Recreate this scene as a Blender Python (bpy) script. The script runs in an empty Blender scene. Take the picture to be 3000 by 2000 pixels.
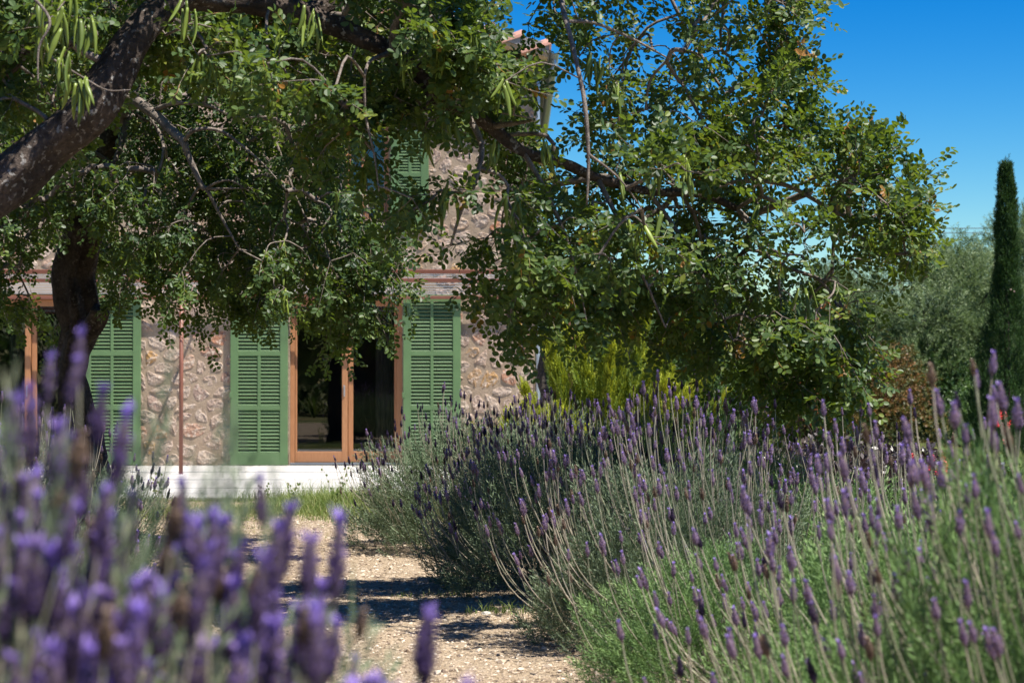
import bpy, math, random
import numpy as np
from mathutils import Vector, Matrix, noise as mnoise

# ------------------------------------------------------------------ camera, light, exposure
S = bpy.context.scene
COL = S.collection
F = 5833.0            # focal length in photo pixels (70 mm on 36 mm, 3000 px wide)
HC = 1.28             # camera height above the ground
HY = 1100.0           # row of the horizon
cam_d = bpy.data.cameras.new('camera'); cam = bpy.data.objects.new('camera', cam_d); COL.objects.link(cam)
cam.location = (0, 0, HC)
cam.rotation_euler = (math.pi/2 + math.atan(100.0/F), 0, 0)
cam_d.lens = 70; cam_d.sensor_width = 36; cam_d.clip_start = .1; cam_d.clip_end = 3000
cam_d.dof.use_dof = True; cam_d.dof.focus_distance = 12.3; cam_d.dof.aperture_fstop = 4.8
S.camera = cam
SUN = Vector((.36, -.245, .90)).normalized()
W = bpy.data.worlds.new('World'); S.world = W; W.use_nodes = True
wn = W.node_tree; wn.nodes.clear()
sky = wn.nodes.new('ShaderNodeTexSky'); sky.sky_type = 'NISHITA'; sky.sun_disc = False
sky.sun_elevation = math.asin(SUN.z); sky.sun_rotation = math.atan2(SUN.x, SUN.y)
sky.air_density = 1.0; sky.dust_density = .3; sky.ozone_density = 3.0; sky.altitude = 100
hs = wn.nodes.new('ShaderNodeHueSaturation'); hs.inputs['Saturation'].default_value = 1.64; hs.inputs['Hue'].default_value = .498; hs.inputs['Value'].default_value = .78
gm = wn.nodes.new('ShaderNodeGamma'); gm.inputs[1].default_value = 1.4; wn.links.new(hs.outputs[0], gm.inputs[0])
bg = wn.nodes.new('ShaderNodeBackground'); bg.inputs['Strength'].default_value = .05
wo = wn.nodes.new('ShaderNodeOutputWorld')
wn.links.new(sky.outputs[0], hs.inputs['Color']); wn.links.new(gm.outputs[0], bg.inputs['Color']); wn.links.new(bg.outputs[0], wo.inputs[0])
sd = bpy.data.lights.new('sun', 'SUN'); sd.energy = 5.0; sd.angle = math.radians(.53); sd.color = (1, .95, .87)
so = bpy.data.objects.new('sun', sd); COL.objects.link(so)
so.rotation_euler = SUN.to_track_quat('Z', 'Y').to_euler()
S.view_settings.view_transform = 'Standard'; S.view_settings.look = 'None'
S.view_settings.exposure = .95; S.view_settings.gamma = 1; S.view_settings.use_curve_mapping = False
S.render.engine = 'CYCLES'
try:
    S.cycles.use_denoising = True
    S.cycles.max_bounces = 8; S.cycles.transparent_max_bounces = 8; S.cycles.caustics_reflective = False; S.cycles.caustics_refractive = False
except Exception: pass

R = np.random.RandomState(7)
def P(px, py, d):     # a point seen at photo pixel px, py standing d metres in front of the camera
    return np.array([(px-1500.0)*d/F, d, HC + (HY-py)*d/F])

# ------------------------------------------------------------------ helpers
def link(o, parent=None):
    COL.objects.link(o)
    if parent is not None: o.parent = parent
    return o
def tag(o, label=None, cat=None, group=None, kind=None):
    if label: o['label'] = label
    if cat: o['category'] = cat
    if group: o['group'] = group
    if kind: o['kind'] = kind
    return o
def empty(name, loc=(0, 0, 0)):
    o = bpy.data.objects.new(name, None); o.location = loc; o.empty_display_size = .1
    return link(o)
def mesh(name, V, faces, mat, smooth=False, tint=None, midx=None):
    """V (n,3); faces = list of int arrays (m,k); tint: per-vertex float attribute"""
    me = bpy.data.meshes.new(name)
    V = np.asarray(V, dtype=np.float32)
    faces = [np.asarray(f, dtype=np.int32) for f in faces if len(f)]
    nl = sum(f.size for f in faces); nf = sum(len(f) for f in faces)
    me.vertices.add(len(V)); me.vertices.foreach_set('co', V.ravel())
    me.loops.add(nl); me.polygons.add(nf)
    me.loops.foreach_set('vertex_index', np.concatenate([f.ravel() for f in faces]))
    tot = np.concatenate([np.full(len(f), f.shape[1], dtype=np.int32) for f in faces])
    st = np.zeros(nf, dtype=np.int32); st[1:] = np.cumsum(tot)[:-1]
    me.polygons.foreach_set('loop_start', st); me.polygons.foreach_set('loop_total', tot)
    me.polygons.foreach_set('use_smooth', np.full(nf, bool(smooth)))
    for m in (mat if isinstance(mat, (list, tuple)) else [mat]): me.materials.append(m)
    if midx is not None: me.polygons.foreach_set('material_index', np.asarray(midx, dtype=np.int32))
    if tint is not None:
        a = me.attributes.new('tint', 'FLOAT', 'POINT'); a.data.foreach_set('value', np.asarray(tint, dtype=np.float32))
    me.update(calc_edges=True)
    return me
def obj(name, me, parent=None):
    return link(bpy.data.objects.new(name, me), parent)
class MB:
    """collects shapes into one mesh"""
    def __init__(s): s.V = []; s.F = {}; s.n = 0; s.T = []; s.M = {}
    def add(s, V, faces, tint=0.5, m=0):
        V = np.asarray(V, dtype=float); s.V.append(V)
        for f in faces:
            f = np.asarray(f, dtype=np.int64)
            if len(f) == 0: continue
            s.F.setdefault(f.shape[1], []).append(f + s.n); s.M.setdefault(f.shape[1], []).append(np.full(len(f), m))
        s.T.append(np.full(len(V), tint) if np.isscalar(tint) else np.asarray(tint)); s.n += len(V)
        return s
    def box(s, a, b, tint=.5, m=0):
        (x0, y0, z0), (x1, y1, z1) = a, b
        V = [(x0,y0,z0),(x1,y0,z0),(x1,y1,z0),(x0,y1,z0),(x0,y0,z1),(x1,y0,z1),(x1,y1,z1),(x0,y1,z1)]
        return s.add(V, [[(0,3,2,1),(4,5,6,7),(0,1,5,4),(1,2,6,5),(2,3,7,6),(3,0,4,7)]], tint, m)
    def bbox(s, a, b, r=.006, tint=.5, m=0):
        """box with chamfered edges"""
        a = np.array(a, float); b = np.array(b, float); V = []; idx = {}
        for i in range(8):
            sx = [(i>>k)&1 for k in range(3)]
            c = np.where(sx, b, a); inn = np.where(sx, -1, 1)*r
            for ax in range(3):
                p = c+inn; p[ax] = c[ax]; idx[i, ax] = len(V); V.append(p)
        Fq = []; T = []
        for ax in range(3):
            u, v = [(1,2),(2,0),(0,1)][ax]
            for sgn in (0, 1):
                q = [sum(((sgn if k == ax else (uu if k == u else vv)) << k) for k in range(3)) for uu, vv in ((0,0),(1,0),(1,1),(0,1))]
                q = [idx[i, ax] for i in q]; Fq.append(q if sgn else q[::-1])
            for uu in (0, 1):                       # edges parallel to ax
                for vv in (0, 1):
                    i0 = (uu << u) | (vv << v); i1 = i0 | (1 << ax)
                    q = [idx[i0, u], idx[i1, u], idx[i1, v], idx[i0, v]]
                    Fq.append(q if (uu ^ vv) == 0 else q[::-1])
        for i in range(8): T.append([idx[i, 0], idx[i, 1], idx[i, 2]])
        return s.add(V, [Fq, T], tint, m)
    def tube(s, pts, rad, k=8, cap=True, tint=.5, m=0, rough=0., seed=0):
        V, Fs = tube_geo(pts, rad, k, cap, rough, seed); return s.add(V, Fs, tint, m)
    def build(s, name, mat, parent=None, smooth=False):
        ks = list(s.F); faces = [np.concatenate(s.F[k]) for k in ks]; mi = np.concatenate([np.concatenate(s.M[k]) for k in ks])
        me = mesh(name, np.concatenate(s.V), faces, mat, smooth, np.concatenate(s.T), mi)
        return obj(name, me, parent)
def unit(v):
    v = np.asarray(v, float); return v/(np.linalg.norm(v, axis=-1, keepdims=True)+1e-9)
def catmull(pts, n):
    """pts (m,k) -> smooth curve, n samples per span"""
    p = np.asarray(pts, float); p = np.vstack([2*p[0]-p[1], p, 2*p[-1]-p[-2]]); out = []
    for i in range(1, len(p)-2):
        for t in np.linspace(0, 1, n, endpoint=False):
            a, b, c, d = p[i-1], p[i], p[i+1], p[i+2]
            out.append(.5*((2*b)+(-a+c)*t+(2*a-5*b+4*c-d)*t*t+(-a+3*b-3*c+d)*t**3))
    out.append(p[-2]); return np.array(out)
def tube_geo(pts, rad, k=8, cap=True, rough=0., seed=0):
    pts = np.asarray(pts, float); n = len(pts); rad = np.broadcast_to(np.asarray(rad, float), (n,))
    T = unit(np.gradient(pts, axis=0)); ref = np.array([.31, .2, .93]) if abs(T[0] @ unit([.31,.2,.93])) < .9 else np.array([1., 0, 0])
    V = []; u = unit(np.cross(T[0], ref))
    for i in range(n):
        u = unit(u - T[i]*(u @ T[i])); v = np.cross(T[i], u)
        for j in range(k):
            a = 2*math.pi*j/k; dr = 1.
            if rough:
                q = Vector((math.cos(a)*1.3+seed*3.1, math.sin(a)*1.3, i*rad[i]*0+np.linalg.norm(pts[i]-pts[0])*1.6/max(rad[0]*6, .01)))
                dr += rough*(mnoise.noise(q)*1.1 + .5*mnoise.noise(q*2.7) + .25*mnoise.noise(q*6.1))
            V.append(pts[i] + (u*math.cos(a)+v*math.sin(a))*rad[i]*dr)
    q = np.array([(i*k+j, i*k+(j+1)%k, (i+1)*k+(j+1)%k, (i+1)*k+j) for i in range(n-1) for j in range(k)])
    fs = [q]
    if cap:
        V += [pts[0], pts[-1]]; c0 = n*k; c1 = c0+1
        fs.append(np.array([(c0, (j+1)%k, j) for j in range(k)] + [(c1, (n-1)*k+j, (n-1)*k+(j+1)%k) for j in range(k)]))
    return np.array(V), fs
def frames(y, z):
    """stack of rotation matrices with local +Y along y and local +Z near z"""
    y = unit(y); x = unit(np.cross(y, z)); z = np.cross(x, y)
    return np.stack([x, y, z], axis=-1)
def bake(tmpl, pos, rot, sc, tint, rs=R):
    """many transformed copies of a few template meshes -> V, faces, tint. tmpl list of (V, [faces], vt)"""
    Vs = []; Fs = {}; Ts = []; n = 0; m = len(pos)
    which = rs.randint(0, len(tmpl), m)
    for t, (tv, tf, tt) in enumerate(tmpl):
        ii = np.where(which == t)[0]
        if len(ii) == 0: continue
        v = np.einsum('mij,nj->mni', rot[ii], tv)*sc[ii][:, None, None] + pos[ii][:, None, :]
        Vs.append(v.reshape(-1, 3)); Ts.append((tint[ii][:, None] + tt[None, :]).ravel())
        off = n + np.arange(len(ii))*len(tv)
        for f in tf:
            f = np.asarray(f); Fs.setdefault(f.shape[1], []).append((f[None] + off[:, None, None]).reshape(-1, f.shape[1]))
        n += len(ii)*len(tv)
    return np.concatenate(Vs), [np.concatenate(Fs[k]) for k in Fs], np.concatenate(Ts)
def rdir(n, rs=R):
    return unit(rs.normal(size=(n, 3)))

# ------------------------------------------------------------------ materials
def mat(name):
    m = bpy.data.materials.new(name); m.use_nodes = True; nt = m.node_tree; nt.nodes.clear()
    out = nt.nodes.new('ShaderNodeOutputMaterial'); b = nt.nodes.new('ShaderNodeBsdfPrincipled')
    nt.links.new(b.outputs[0], out.inputs[0]); return m, nt, b, out
def N(nt, t, **kw):
    n = nt.nodes.new(t)
    for k, v in kw.items():
        if k in n.inputs: n.inputs[k].default_value = v
        else: setattr(n, k, v)
    return n
def ramp(nt, stops, fac=None, interp='LINEAR'):
    r = nt.nodes.new('ShaderNodeValToRGB'); cr = r.color_ramp; cr.interpolation = interp
    while len(cr.elements) < len(stops): cr.elements.new(.5)
    for e, (p, c) in zip(cr.elements, stops): e.position = p; e.color = (*c, 1) if len(c) == 3 else c
    if fac is not None: nt.links.new(fac, r.inputs[0])
    return r
def mixc(nt, a, b, fac, mode='MIX'):
    m = nt.nodes.new('ShaderNodeMix'); m.data_type = 'RGBA'; m.blend_type = mode
    for s, i in ((a, 6), (b, 7)):
        if isinstance(s, tuple): m.inputs[i].default_value = (*s, 1)
        else: nt.links.new(s, m.inputs[i])
    if isinstance(fac, (int, float)): m.inputs[0].default_value = fac
    else: nt.links.new(fac, m.inputs[0])
    return m.outputs[2]
def math_(nt, op, a, b=None, c=None, clamp=False):
    m = nt.nodes.new('ShaderNodeMath'); m.operation = op; m.use_clamp = clamp
    for i, s in enumerate((a, b, c)):
        if s is None: continue
        if isinstance(s, (int, float)): m.inputs[i].default_value = s
        else: nt.links.new(s, m.inputs[i])
    return m.outputs[0]
def bump(nt, b, h, strength=.5, dist=.01):
    n = N(nt, 'ShaderNodeBump'); n.inputs['Strength'].default_value = strength; n.inputs['Distance'].default_value = dist
    nt.links.new(h, n.inputs['Height']); nt.links.new(n.outputs[0], b.inputs['Normal'])
def tex(nt, scale, detail=4, kind='noise', vec=None, rough=.55, **kw):
    if kind == 'noise': n = N(nt, 'ShaderNodeTexNoise', Scale=scale, Detail=detail, Roughness=rough)
    else: n = N(nt, 'ShaderNodeTexVoronoi', Scale=scale)
    for k, v in kw.items():
        if k in n.inputs: n.inputs[k].default_value = v
        else: setattr(n, k, v)
    if vec is not None: nt.links.new(vec, n.inputs['Vector'])
    return n
def opos(nt, scale=None):
    tc = nt.nodes.new('ShaderNodeTexCoord')
    if scale is None: return tc.outputs['Object']
    mp = nt.nodes.new('ShaderNodeMapping'); mp.inputs['Scale'].default_value = scale
    nt.links.new(tc.outputs['Object'], mp.inputs[0]); return mp.outputs[0]
def attr(nt, name='tint'):
    return N(nt, 'ShaderNodeAttribute', attribute_name=name).outputs['Fac']
def orand(nt): return N(nt, 'ShaderNodeObjectInfo').outputs['Random']

def leaf_mat(name, stops, trans, tcol, rough=.4, spec=.5, orw=.25):
    m, nt, b, out = mat(name)
    t = math_(nt, 'ADD', attr(nt), math_(nt, 'MULTIPLY', math_(nt, 'SUBTRACT', orand(nt), .5), orw))
    r = ramp(nt, stops, t)
    nt.links.new(r.outputs[0], b.inputs['Base Color'])
    b.inputs['Roughness'].default_value = rough; b.inputs['Specular IOR Level'].default_value = spec
    tr = N(nt, 'ShaderNodeBsdfTranslucent')
    if trans > 0:
        nt.links.new(mixc(nt, r.outputs[0], tcol, .6), tr.inputs['Color'])
        mx = N(nt, 'ShaderNodeMixShader'); mx.inputs[0].default_value = trans
        nt.links.new(b.outputs[0], mx.inputs[1]); nt.links.new(tr.outputs[0], mx.inputs[2]); nt.links.new(mx.outputs[0], out.inputs[0])
    return m
M = {}
M['carob'] = leaf_mat('carob_leaf', [(0, (.020,.045,.022)), (.45, (.058,.108,.028)), (.8, (.13,.18,.032)), (.97, (.23,.25,.04)), (1, (.30,.14,.03))], .33, (.30,.42,.02), .45, .35)
M['pod'] = leaf_mat('carob_pod', [(0, (.09,.13,.02)), (1, (.23,.30,.05))], .08, (.2,.3,.03), .4, .4, .8)
M['lavleaf'] = leaf_mat('lavender_leaf', [(0, (.06,.085,.045)), (.5, (.16,.215,.125)), (.85, (.27,.33,.20)), (1, (.33,.34,.22))], .15, (.16,.28,.08), .6, .3, .3)
M['lavleaf2'] = leaf_mat('lavender_leaf_fresh', [(0, (.05,.10,.035)), (.5, (.135,.23,.075)), (.85, (.25,.37,.13)), (1, (.33,.38,.17))], .18, (.16,.34,.05), .6, .3, .3)
M['lavstem'] = leaf_mat('lavender_stem', [(0, (.24,.25,.16)), (1, (.42,.36,.28))], 0, (0,0,0), .6, .3, 1)
M['lavhead'] = leaf_mat('lavender_flower', [(0, (.15,.10,.10)), (.3, (.38,.28,.28)), (.5, (.46,.35,.41)), (.62, (.36,.26,.56)), (.85, (.46,.33,.80)), (1, (.62,.52,.88))], .25, (.4,.3,.8), .7, .2, .16)
M['lavhead2'] = leaf_mat('lavender_flower_violet', [(0, (.06,.045,.05)), (.3, (.20,.15,.16)), (.5, (.36,.26,.40)), (.62, (.33,.23,.60)), (.85, (.46,.33,.86)), (1, (.62,.50,.92))], .25, (.4,.25,.8), .7, .2, .2)
M['lavdry'] = leaf_mat('lavender_flower_dry', [(0, (.14,.095,.07)), (.5, (.34,.25,.19)), (1, (.48,.38,.30))], .1, (.4,.3,.2), .8, .2, .3)
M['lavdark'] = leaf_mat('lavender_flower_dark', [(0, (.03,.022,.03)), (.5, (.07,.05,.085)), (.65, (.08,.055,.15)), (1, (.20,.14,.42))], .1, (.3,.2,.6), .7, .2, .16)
M['olive'] = leaf_mat('olive_leaf', [(0, (.06,.095,.035)), (.5, (.15,.21,.09)), (1, (.32,.38,.22))], .25, (.25,.36,.1), .6, .25)
M['cypress'] = leaf_mat('cypress_leaf', [(0, (.018,.045,.012)), (.5, (.035,.085,.02)), (1, (.09,.15,.03))], .12, (.12,.22,.02), .6, .3)
M['thuja'] = leaf_mat('thuja_leaf', [(0, (.03,.065,.012)), (.4, (.12,.19,.02)), (.9, (.44,.46,.03))], .26, (.5,.55,.03), .6, .3)
M['shrub'] = leaf_mat('shrub_leaf', [(0, (.03,.06,.02)), (.5, (.06,.12,.03)), (1, (.13,.20,.05))], .2, (.16,.3,.04), .5, .4)
M['redshrub'] = leaf_mat('reddish_leaf', [(0, (.04,.06,.02)), (.4, (.10,.11,.03)), (.7, (.22,.10,.04)), (1, (.34,.16,.06))], .2, (.4,.25,.05), .5, .4)
M['purpleshrub'] = leaf_mat('purple_leaf', [(0, (.03,.028,.028)), (.6, (.065,.05,.045)), (1, (.14,.11,.09))], .1, (.2,.1,.1), .4, .45)
M['rust'] = leaf_mat('dead_leaf', [(0, (.20,.05,.02)), (1, (.40,.13,.05))], .2, (.5,.2,.05), .6, .3)
M['redflower'] = leaf_mat('red_flower', [(0, (.45,.02,.03)), (1, (.65,.06,.07))], .2, (.8,.1,.03), .5, .3)
M['grass'] = leaf_mat('grass_blade', [(0, (.06,.11,.02)), (.5, (.15,.20,.05)), (.8, (.28,.27,.10)), (1, (.44,.36,.18))], .25, (.2,.34,.04), .5, .3)
M['litter'] = leaf_mat('dry_litter', [(0, (.07,.045,.03)), (.5, (.20,.13,.07)), (1, (.42,.32,.20))], .1, (.4,.3,.15), .8, .2)
M['pebble'] = leaf_mat('pebble', [(0, (.20,.15,.11)), (.35, (.45,.35,.25)), (.75, (.62,.52,.40)), (1, (.70,.64,.55))], 0, (0,0,0), .85, .2)

def bark(name, dark, mid, pale, spots=.5, sc=1.):
    m, nt, b, out = mat(name); v = opos(nt)
    n1 = tex(nt, 6*sc, 6, vec=v); n2 = tex(nt, 40*sc, 5, vec=v, rough=.65)
    vo = tex(nt, 14*sc, kind='v', vec=v); sp = tex(nt, 34*sc, 3, vec=v, rough=.5)
    c = ramp(nt, [(.3, dark), (.6, mid)], n1.outputs['Fac']).outputs[0]
    c = mixc(nt, c, ramp(nt, [(.35, (.4,.4,.4)), (.6, (1,1,1))], n2.outputs['Fac']).outputs[0], .8, 'MULTIPLY')
    s = math_(nt, 'MULTIPLY', ramp(nt, [(.60, (0,0,0)), (.64, (1,1,1))], sp.outputs['Fac']).outputs[0], ramp(nt, [(.4, (0,0,0)), (.6, (1,1,1))], tex(nt, 2.2*sc, 2, vec=v).outputs['Fac']).outputs[0])
    c = mixc(nt, c, pale, math_(nt, 'MULTIPLY', s, spots))
    nt.links.new(c, b.inputs['Base Color']); b.inputs['Roughness'].default_value = .9; b.inputs['Specular IOR Level'].default_value = .2
    mu = tex(nt, 9*sc, 6, vec=opos(nt, (1, 1, .35)), rough=.7)
    h = math_(nt, 'ADD', mu.outputs['Fac'], math_(nt, 'MULTIPLY', n2.outputs['Fac'], .5))
    bump(nt, b, h, 1., .035/sc); return m
M['bark'] = bark('carob_bark', (.035,.027,.022), (.115,.088,.072), (.40,.38,.35), .75)
M['bark_dark'] = bark('old_trunk_bark', (.022,.019,.017), (.085,.068,.056), (.26,.24,.21), .4)
M['twig'] = bark('twig_bark', (.12,.095,.08), (.30,.25,.21), (.5,.47,.43), .6, 4.)

def plain(name, col, rough=.5, var=.12, scale=8, bumpy=.0, spec=.5, metal=0.):
    m, nt, b, out = mat(name); v = opos(nt)
    n = tex(nt, scale, 6, vec=v, rough=.6)
    c = ramp(nt, [(.3, tuple(x*(1-var) for x in col)), (.7, tuple(min(1, x*(1+var)) for x in col))], n.outputs['Fac']).outputs[0]
    c2 = mixc(nt, c, (0, 0, 0), math_(nt, 'MULTIPLY', math_(nt, 'ABSOLUTE', math_(nt, 'SUBTRACT', orand(nt), .5)), var))
    nt.links.new(c2, b.inputs['Base Color']); b.inputs['Roughness'].default_value = rough
    b.inputs['Specular IOR Level'].default_value = spec; b.inputs['Metallic'].default_value = metal
    if bumpy: bump(nt, b, tex(nt, scale*6, 5, vec=v, rough=.7).outputs['Fac'], .6, bumpy)
    return m
M['green'] = plain('green_paint', (.10,.178,.070), .5, .17, 2.2, .0006)
M['metal_red'] = plain('red_brown_metal', (.20,.075,.045), .5, .12, 9, .0005)
M['white_slab'] = plain('white_stone_slab', (.52,.505,.475), .6, .15, 3, .001)
M['lintel'] = plain('sandstone_lintel', (.42,.34,.26), .9, .08, 5, .004)
M['zinc'] = plain('zinc', (.42,.46,.50), .35, .08, 6, 0, .5, .6)
M['concrete'] = plain('grey_fascia', (.30,.28,.26), .85, .1, 5, .003)
M['soffit'] = plain('tan_soffit', (.42,.31,.20), .8, .1, 6, .002)
M['tile'] = plain('roof_tile', (.52,.27,.20), .8, .2, 7, .003)
M['track'] = plain('door_track', (.22,.25,.28), .4, .1, 6, 0, .5, .5)
M['steel'] = plain('brushed_steel', (.7,.7,.7), .3, .05, 6, 0, .5, .8)
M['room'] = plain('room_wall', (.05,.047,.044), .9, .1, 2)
M['curtain'] = plain('curtain_cloth', (.15,.13,.115), .9, .06, 12)
M['hole'] = plain('cut_wood', (.30,.24,.19), .9, .2, 20, .004)
M['rock'] = plain('pale_rock', (.5,.47,.42), .9, .2, 12, .01)
M['cone'] = plain('cypress_cone', (.28,.2,.16), .8, .2, 30, .002)
M['cable'] = plain('power_cable', (.05,.05,.055), .6, .1, 3)
def wood():
    m, nt, b, out = mat('orange_wood')
    n = tex(nt, 10, 6, vec=opos(nt, (12, 12, .7)), rough=.65); n2 = tex(nt, 2.5, 3, vec=opos(nt))
    c = ramp(nt, [(.28, (.28,.12,.05)), (.5, (.40,.185,.08)), (.75, (.48,.24,.115))], n.outputs['Fac']).outputs[0]
    c = mixc(nt, c, (.30,.14,.06), math_(nt, 'MULTIPLY', n2.outputs['Fac'], .3))
    nt.links.new(c, b.inputs['Base Color']); b.inputs['Roughness'].default_value = .42
    bump(nt, b, n.outputs['Fac'], .3, .002); return m
M['wood'] = wood()
def glass():
    m, nt, b, out = mat('window_glass')
    nt.nodes.remove(b)
    g = N(nt, 'ShaderNodeBsdfGlossy'); g.inputs['Roughness'].default_value = .01; g.inputs['Color'].default_value = (.95,.98,1,1)
    t = N(nt, 'ShaderNodeBsdfTransparent'); t.inputs['Color'].default_value = (.62,.66,.64,1)
    fr = N(nt, 'ShaderNodeFresnel'); fr.inputs['IOR'].default_value = 1.95
    mx = N(nt, 'ShaderNodeMixShader'); nt.links.new(fr.outputs[0], mx.inputs[0]); nt.links.new(t.outputs[0], mx.inputs[1]); nt.links.new(g.outputs[0], mx.inputs[2])
    nt.links.new(mx.outputs[0], out.inputs[0]); return m
M['glass'] = glass()
def mortar():
    m, nt, b, out = mat('lime_mortar'); v = opos(nt)
    n = tex(nt, 3, 6, vec=v, rough=.6); g = tex(nt, 60, 5, vec=v, rough=.7); f = tex(nt, 9, 5, vec=v, rough=.65)
    c = ramp(nt, [(.3, (.29,.215,.15)), (.55, (.365,.28,.20)), (.8, (.43,.34,.25))], n.outputs['Fac']).outputs[0]
    c = mixc(nt, c, ramp(nt, [(.3, (.65,.62,.6)), (.6, (1,1,1))], g.outputs['Fac']).outputs[0], .7, 'MULTIPLY')
    nt.links.new(c, b.inputs['Base Color']); b.inputs['Roughness'].default_value = .95; b.inputs['Specular IOR Level'].default_value = .15
    h = math_(nt, 'ADD', math_(nt, 'MULTIPLY', f.outputs['Fac'], 1.), math_(nt, 'MULTIPLY', g.outputs['Fac'], .35)); bump(nt, b, h, .8, .02)
    return m
M['mortar'] = mortar()
def stone_m():
    m, nt, b, out = mat('rubble_stone'); v = opos(nt)
    t = math_(nt, 'FRACT', math_(nt, 'ADD', attr(nt), orand(nt)))
    base = ramp(nt, [(0, (.44,.35,.29)), (.18, (.52,.45,.38)), (.36, (.40,.31,.27)), (.5, (.58,.52,.44)), (.62, (.44,.27,.19)), (.70, (.42,.37,.34)), (.78, (.52,.34,.15)), (.84, (.54,.47,.40)), (.95, (.46,.24,.15)), (1, (.44,.35,.29))], t).outputs[0]
    n = tex(nt, 9, 7, vec=v, rough=.7); n2 = tex(nt, 17, 5, vec=v, rough=.6); g = tex(nt, 55, 6, vec=v, rough=.75)
    c = mixc(nt, base, (.22,.15,.14), ramp(nt, [(.48, (0,0,0)), (.62, (.6,.6,.6))], n.outputs['Fac']).outputs[0])
    c = mixc(nt, c, (.72,.66,.58), ramp(nt, [(.49, (0,0,0)), (.62, (.85,.85,.85))], n2.outputs['Fac']).outputs[0])
    c = mixc(nt, c, ramp(nt, [(.3, (.5,.48,.46)), (.62, (1,1,1))], g.outputs['Fac']).outputs[0], .8, 'MULTIPLY')
    c = mixc(nt, c, (.92,.83,.76), 1., 'MULTIPLY')
    nt.links.new(c, b.inputs['Base Color']); b.inputs['Roughness'].default_value = .92; b.inputs['Specular IOR Level'].default_value = .2
    vo = tex(nt, 22, kind='v', vec=v, feature='DISTANCE_TO_EDGE') if False else tex(nt, 26, kind='v', vec=v)
    h = math_(nt, 'ADD', n2.outputs['Fac'], math_(nt, 'MULTIPLY', vo.outputs['Distance'], .5))
    h = math_(nt, 'ADD', h, math_(nt, 'MULTIPLY', g.outputs['Fac'], .4)); bump(nt, b, h, .75, .028)
    return m
M['stone'] = stone_m()
def ground_m(name, stops, sc, green=None):
    m, nt, b, out = mat(name); v = opos(nt)
    n = tex(nt, sc, 8, vec=v, rough=.7); big = tex(nt, .7, 4, vec=v); vo = tex(nt, 55, kind='v', vec=v); vo2 = tex(nt, 130, kind='v', vec=v)
    c = ramp(nt, stops, n.outputs['Fac']).outputs[0]
    c = mixc(nt, c, mixc(nt, (.62,.55,.5), (1,1,1), vo.outputs['Color']), .55, 'MULTIPLY')
    c = mixc(nt, c, mixc(nt, (.6,.55,.5), (1,1,1), big.outputs['Fac']), .6, 'MULTIPLY')
    if green:
        c = mixc(nt, c, green, ramp(nt, [(.45, (0,0,0)), (.6, (1,1,1))], big.outputs['Fac']).outputs[0])
    nt.links.new(c, b.inputs['Base Color']); b.inputs['Roughness'].default_value = .95; b.inputs['Specular IOR Level'].default_value = .15
    h = math_(nt, 'ADD', vo.outputs['Distance'], math_(nt, 'ADD', math_(nt, 'MULTIPLY', vo2.outputs['Distance'], .5), n.outputs['Fac']))
    bump(nt, b, h, .9, .02); return m
M['gravel'] = ground_m('gravel_ground', [(.3, (.33,.255,.175)), (.5, (.50,.40,.28)), (.7, (.60,.50,.38))], 14)
M['field'] = ground_m('dry_field', [(.3, (.16,.15,.06)), (.6, (.28,.24,.12))], 8, (.13,.17,.05))
M['lawn'] = ground_m('lawn_ground', [(.3, (.08,.13,.035)), (.6, (.15,.19,.06))], 10)

# ------------------------------------------------------------------ ground
def grid(x0, x1, y0, y1, nx, ny, zf):
    X, Y = np.meshgrid(np.linspace(x0, x1, nx), np.linspace(y0, y1, ny)); Z = zf(X, Y)
    V = np.stack([X.ravel(), Y.ravel(), Z.ravel()], -1)
    i = np.arange((ny-1)*nx).reshape(ny-1, nx)[:, :-1].ravel()
    return V, [np.stack([i, i+1, i+nx+1, i+nx], -1)]
def snoise(X, Y, freqs, seed=0):
    r = np.random.RandomState(seed); Z = np.zeros_like(X)
    for f, a in freqs:
        for _ in range(5):
            an = r.uniform(0, 6.28); ff = f*r.uniform(.7, 1.4)
            Z += a*np.sin((X*math.cos(an)+Y*math.sin(an))*ff + r.uniform(0, 6.28))/2.2
    return Z
V, Fc = grid(-700, 700, -300, 1600, 60, 80, lambda X, Y: X*0-.03)
tag(obj('ground', mesh('ground', V, Fc, M['field'])), kind='structure')
def gz(X, Y): return .004+snoise(X, Y, [(1.3, .012), (5, .006), (17, .0035)], 3)
V, Fc = grid(-8, 9, .5, 20.4, 420, 480, gz)
V[:, 2] += R.normal(size=len(V))*.0022
tag(obj('gravel_path', mesh('gravel_path', V, Fc, M['gravel'], True)), kind='structure')
V, Fc = grid(2.2, 40, 20.41, 60, 60, 60, lambda X, Y: snoise(X, Y, [(.5, .02)], 5)+.005)
tag(obj('lawn', mesh('lawn', V, Fc, M['lawn'], True)), kind='structure')

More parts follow.
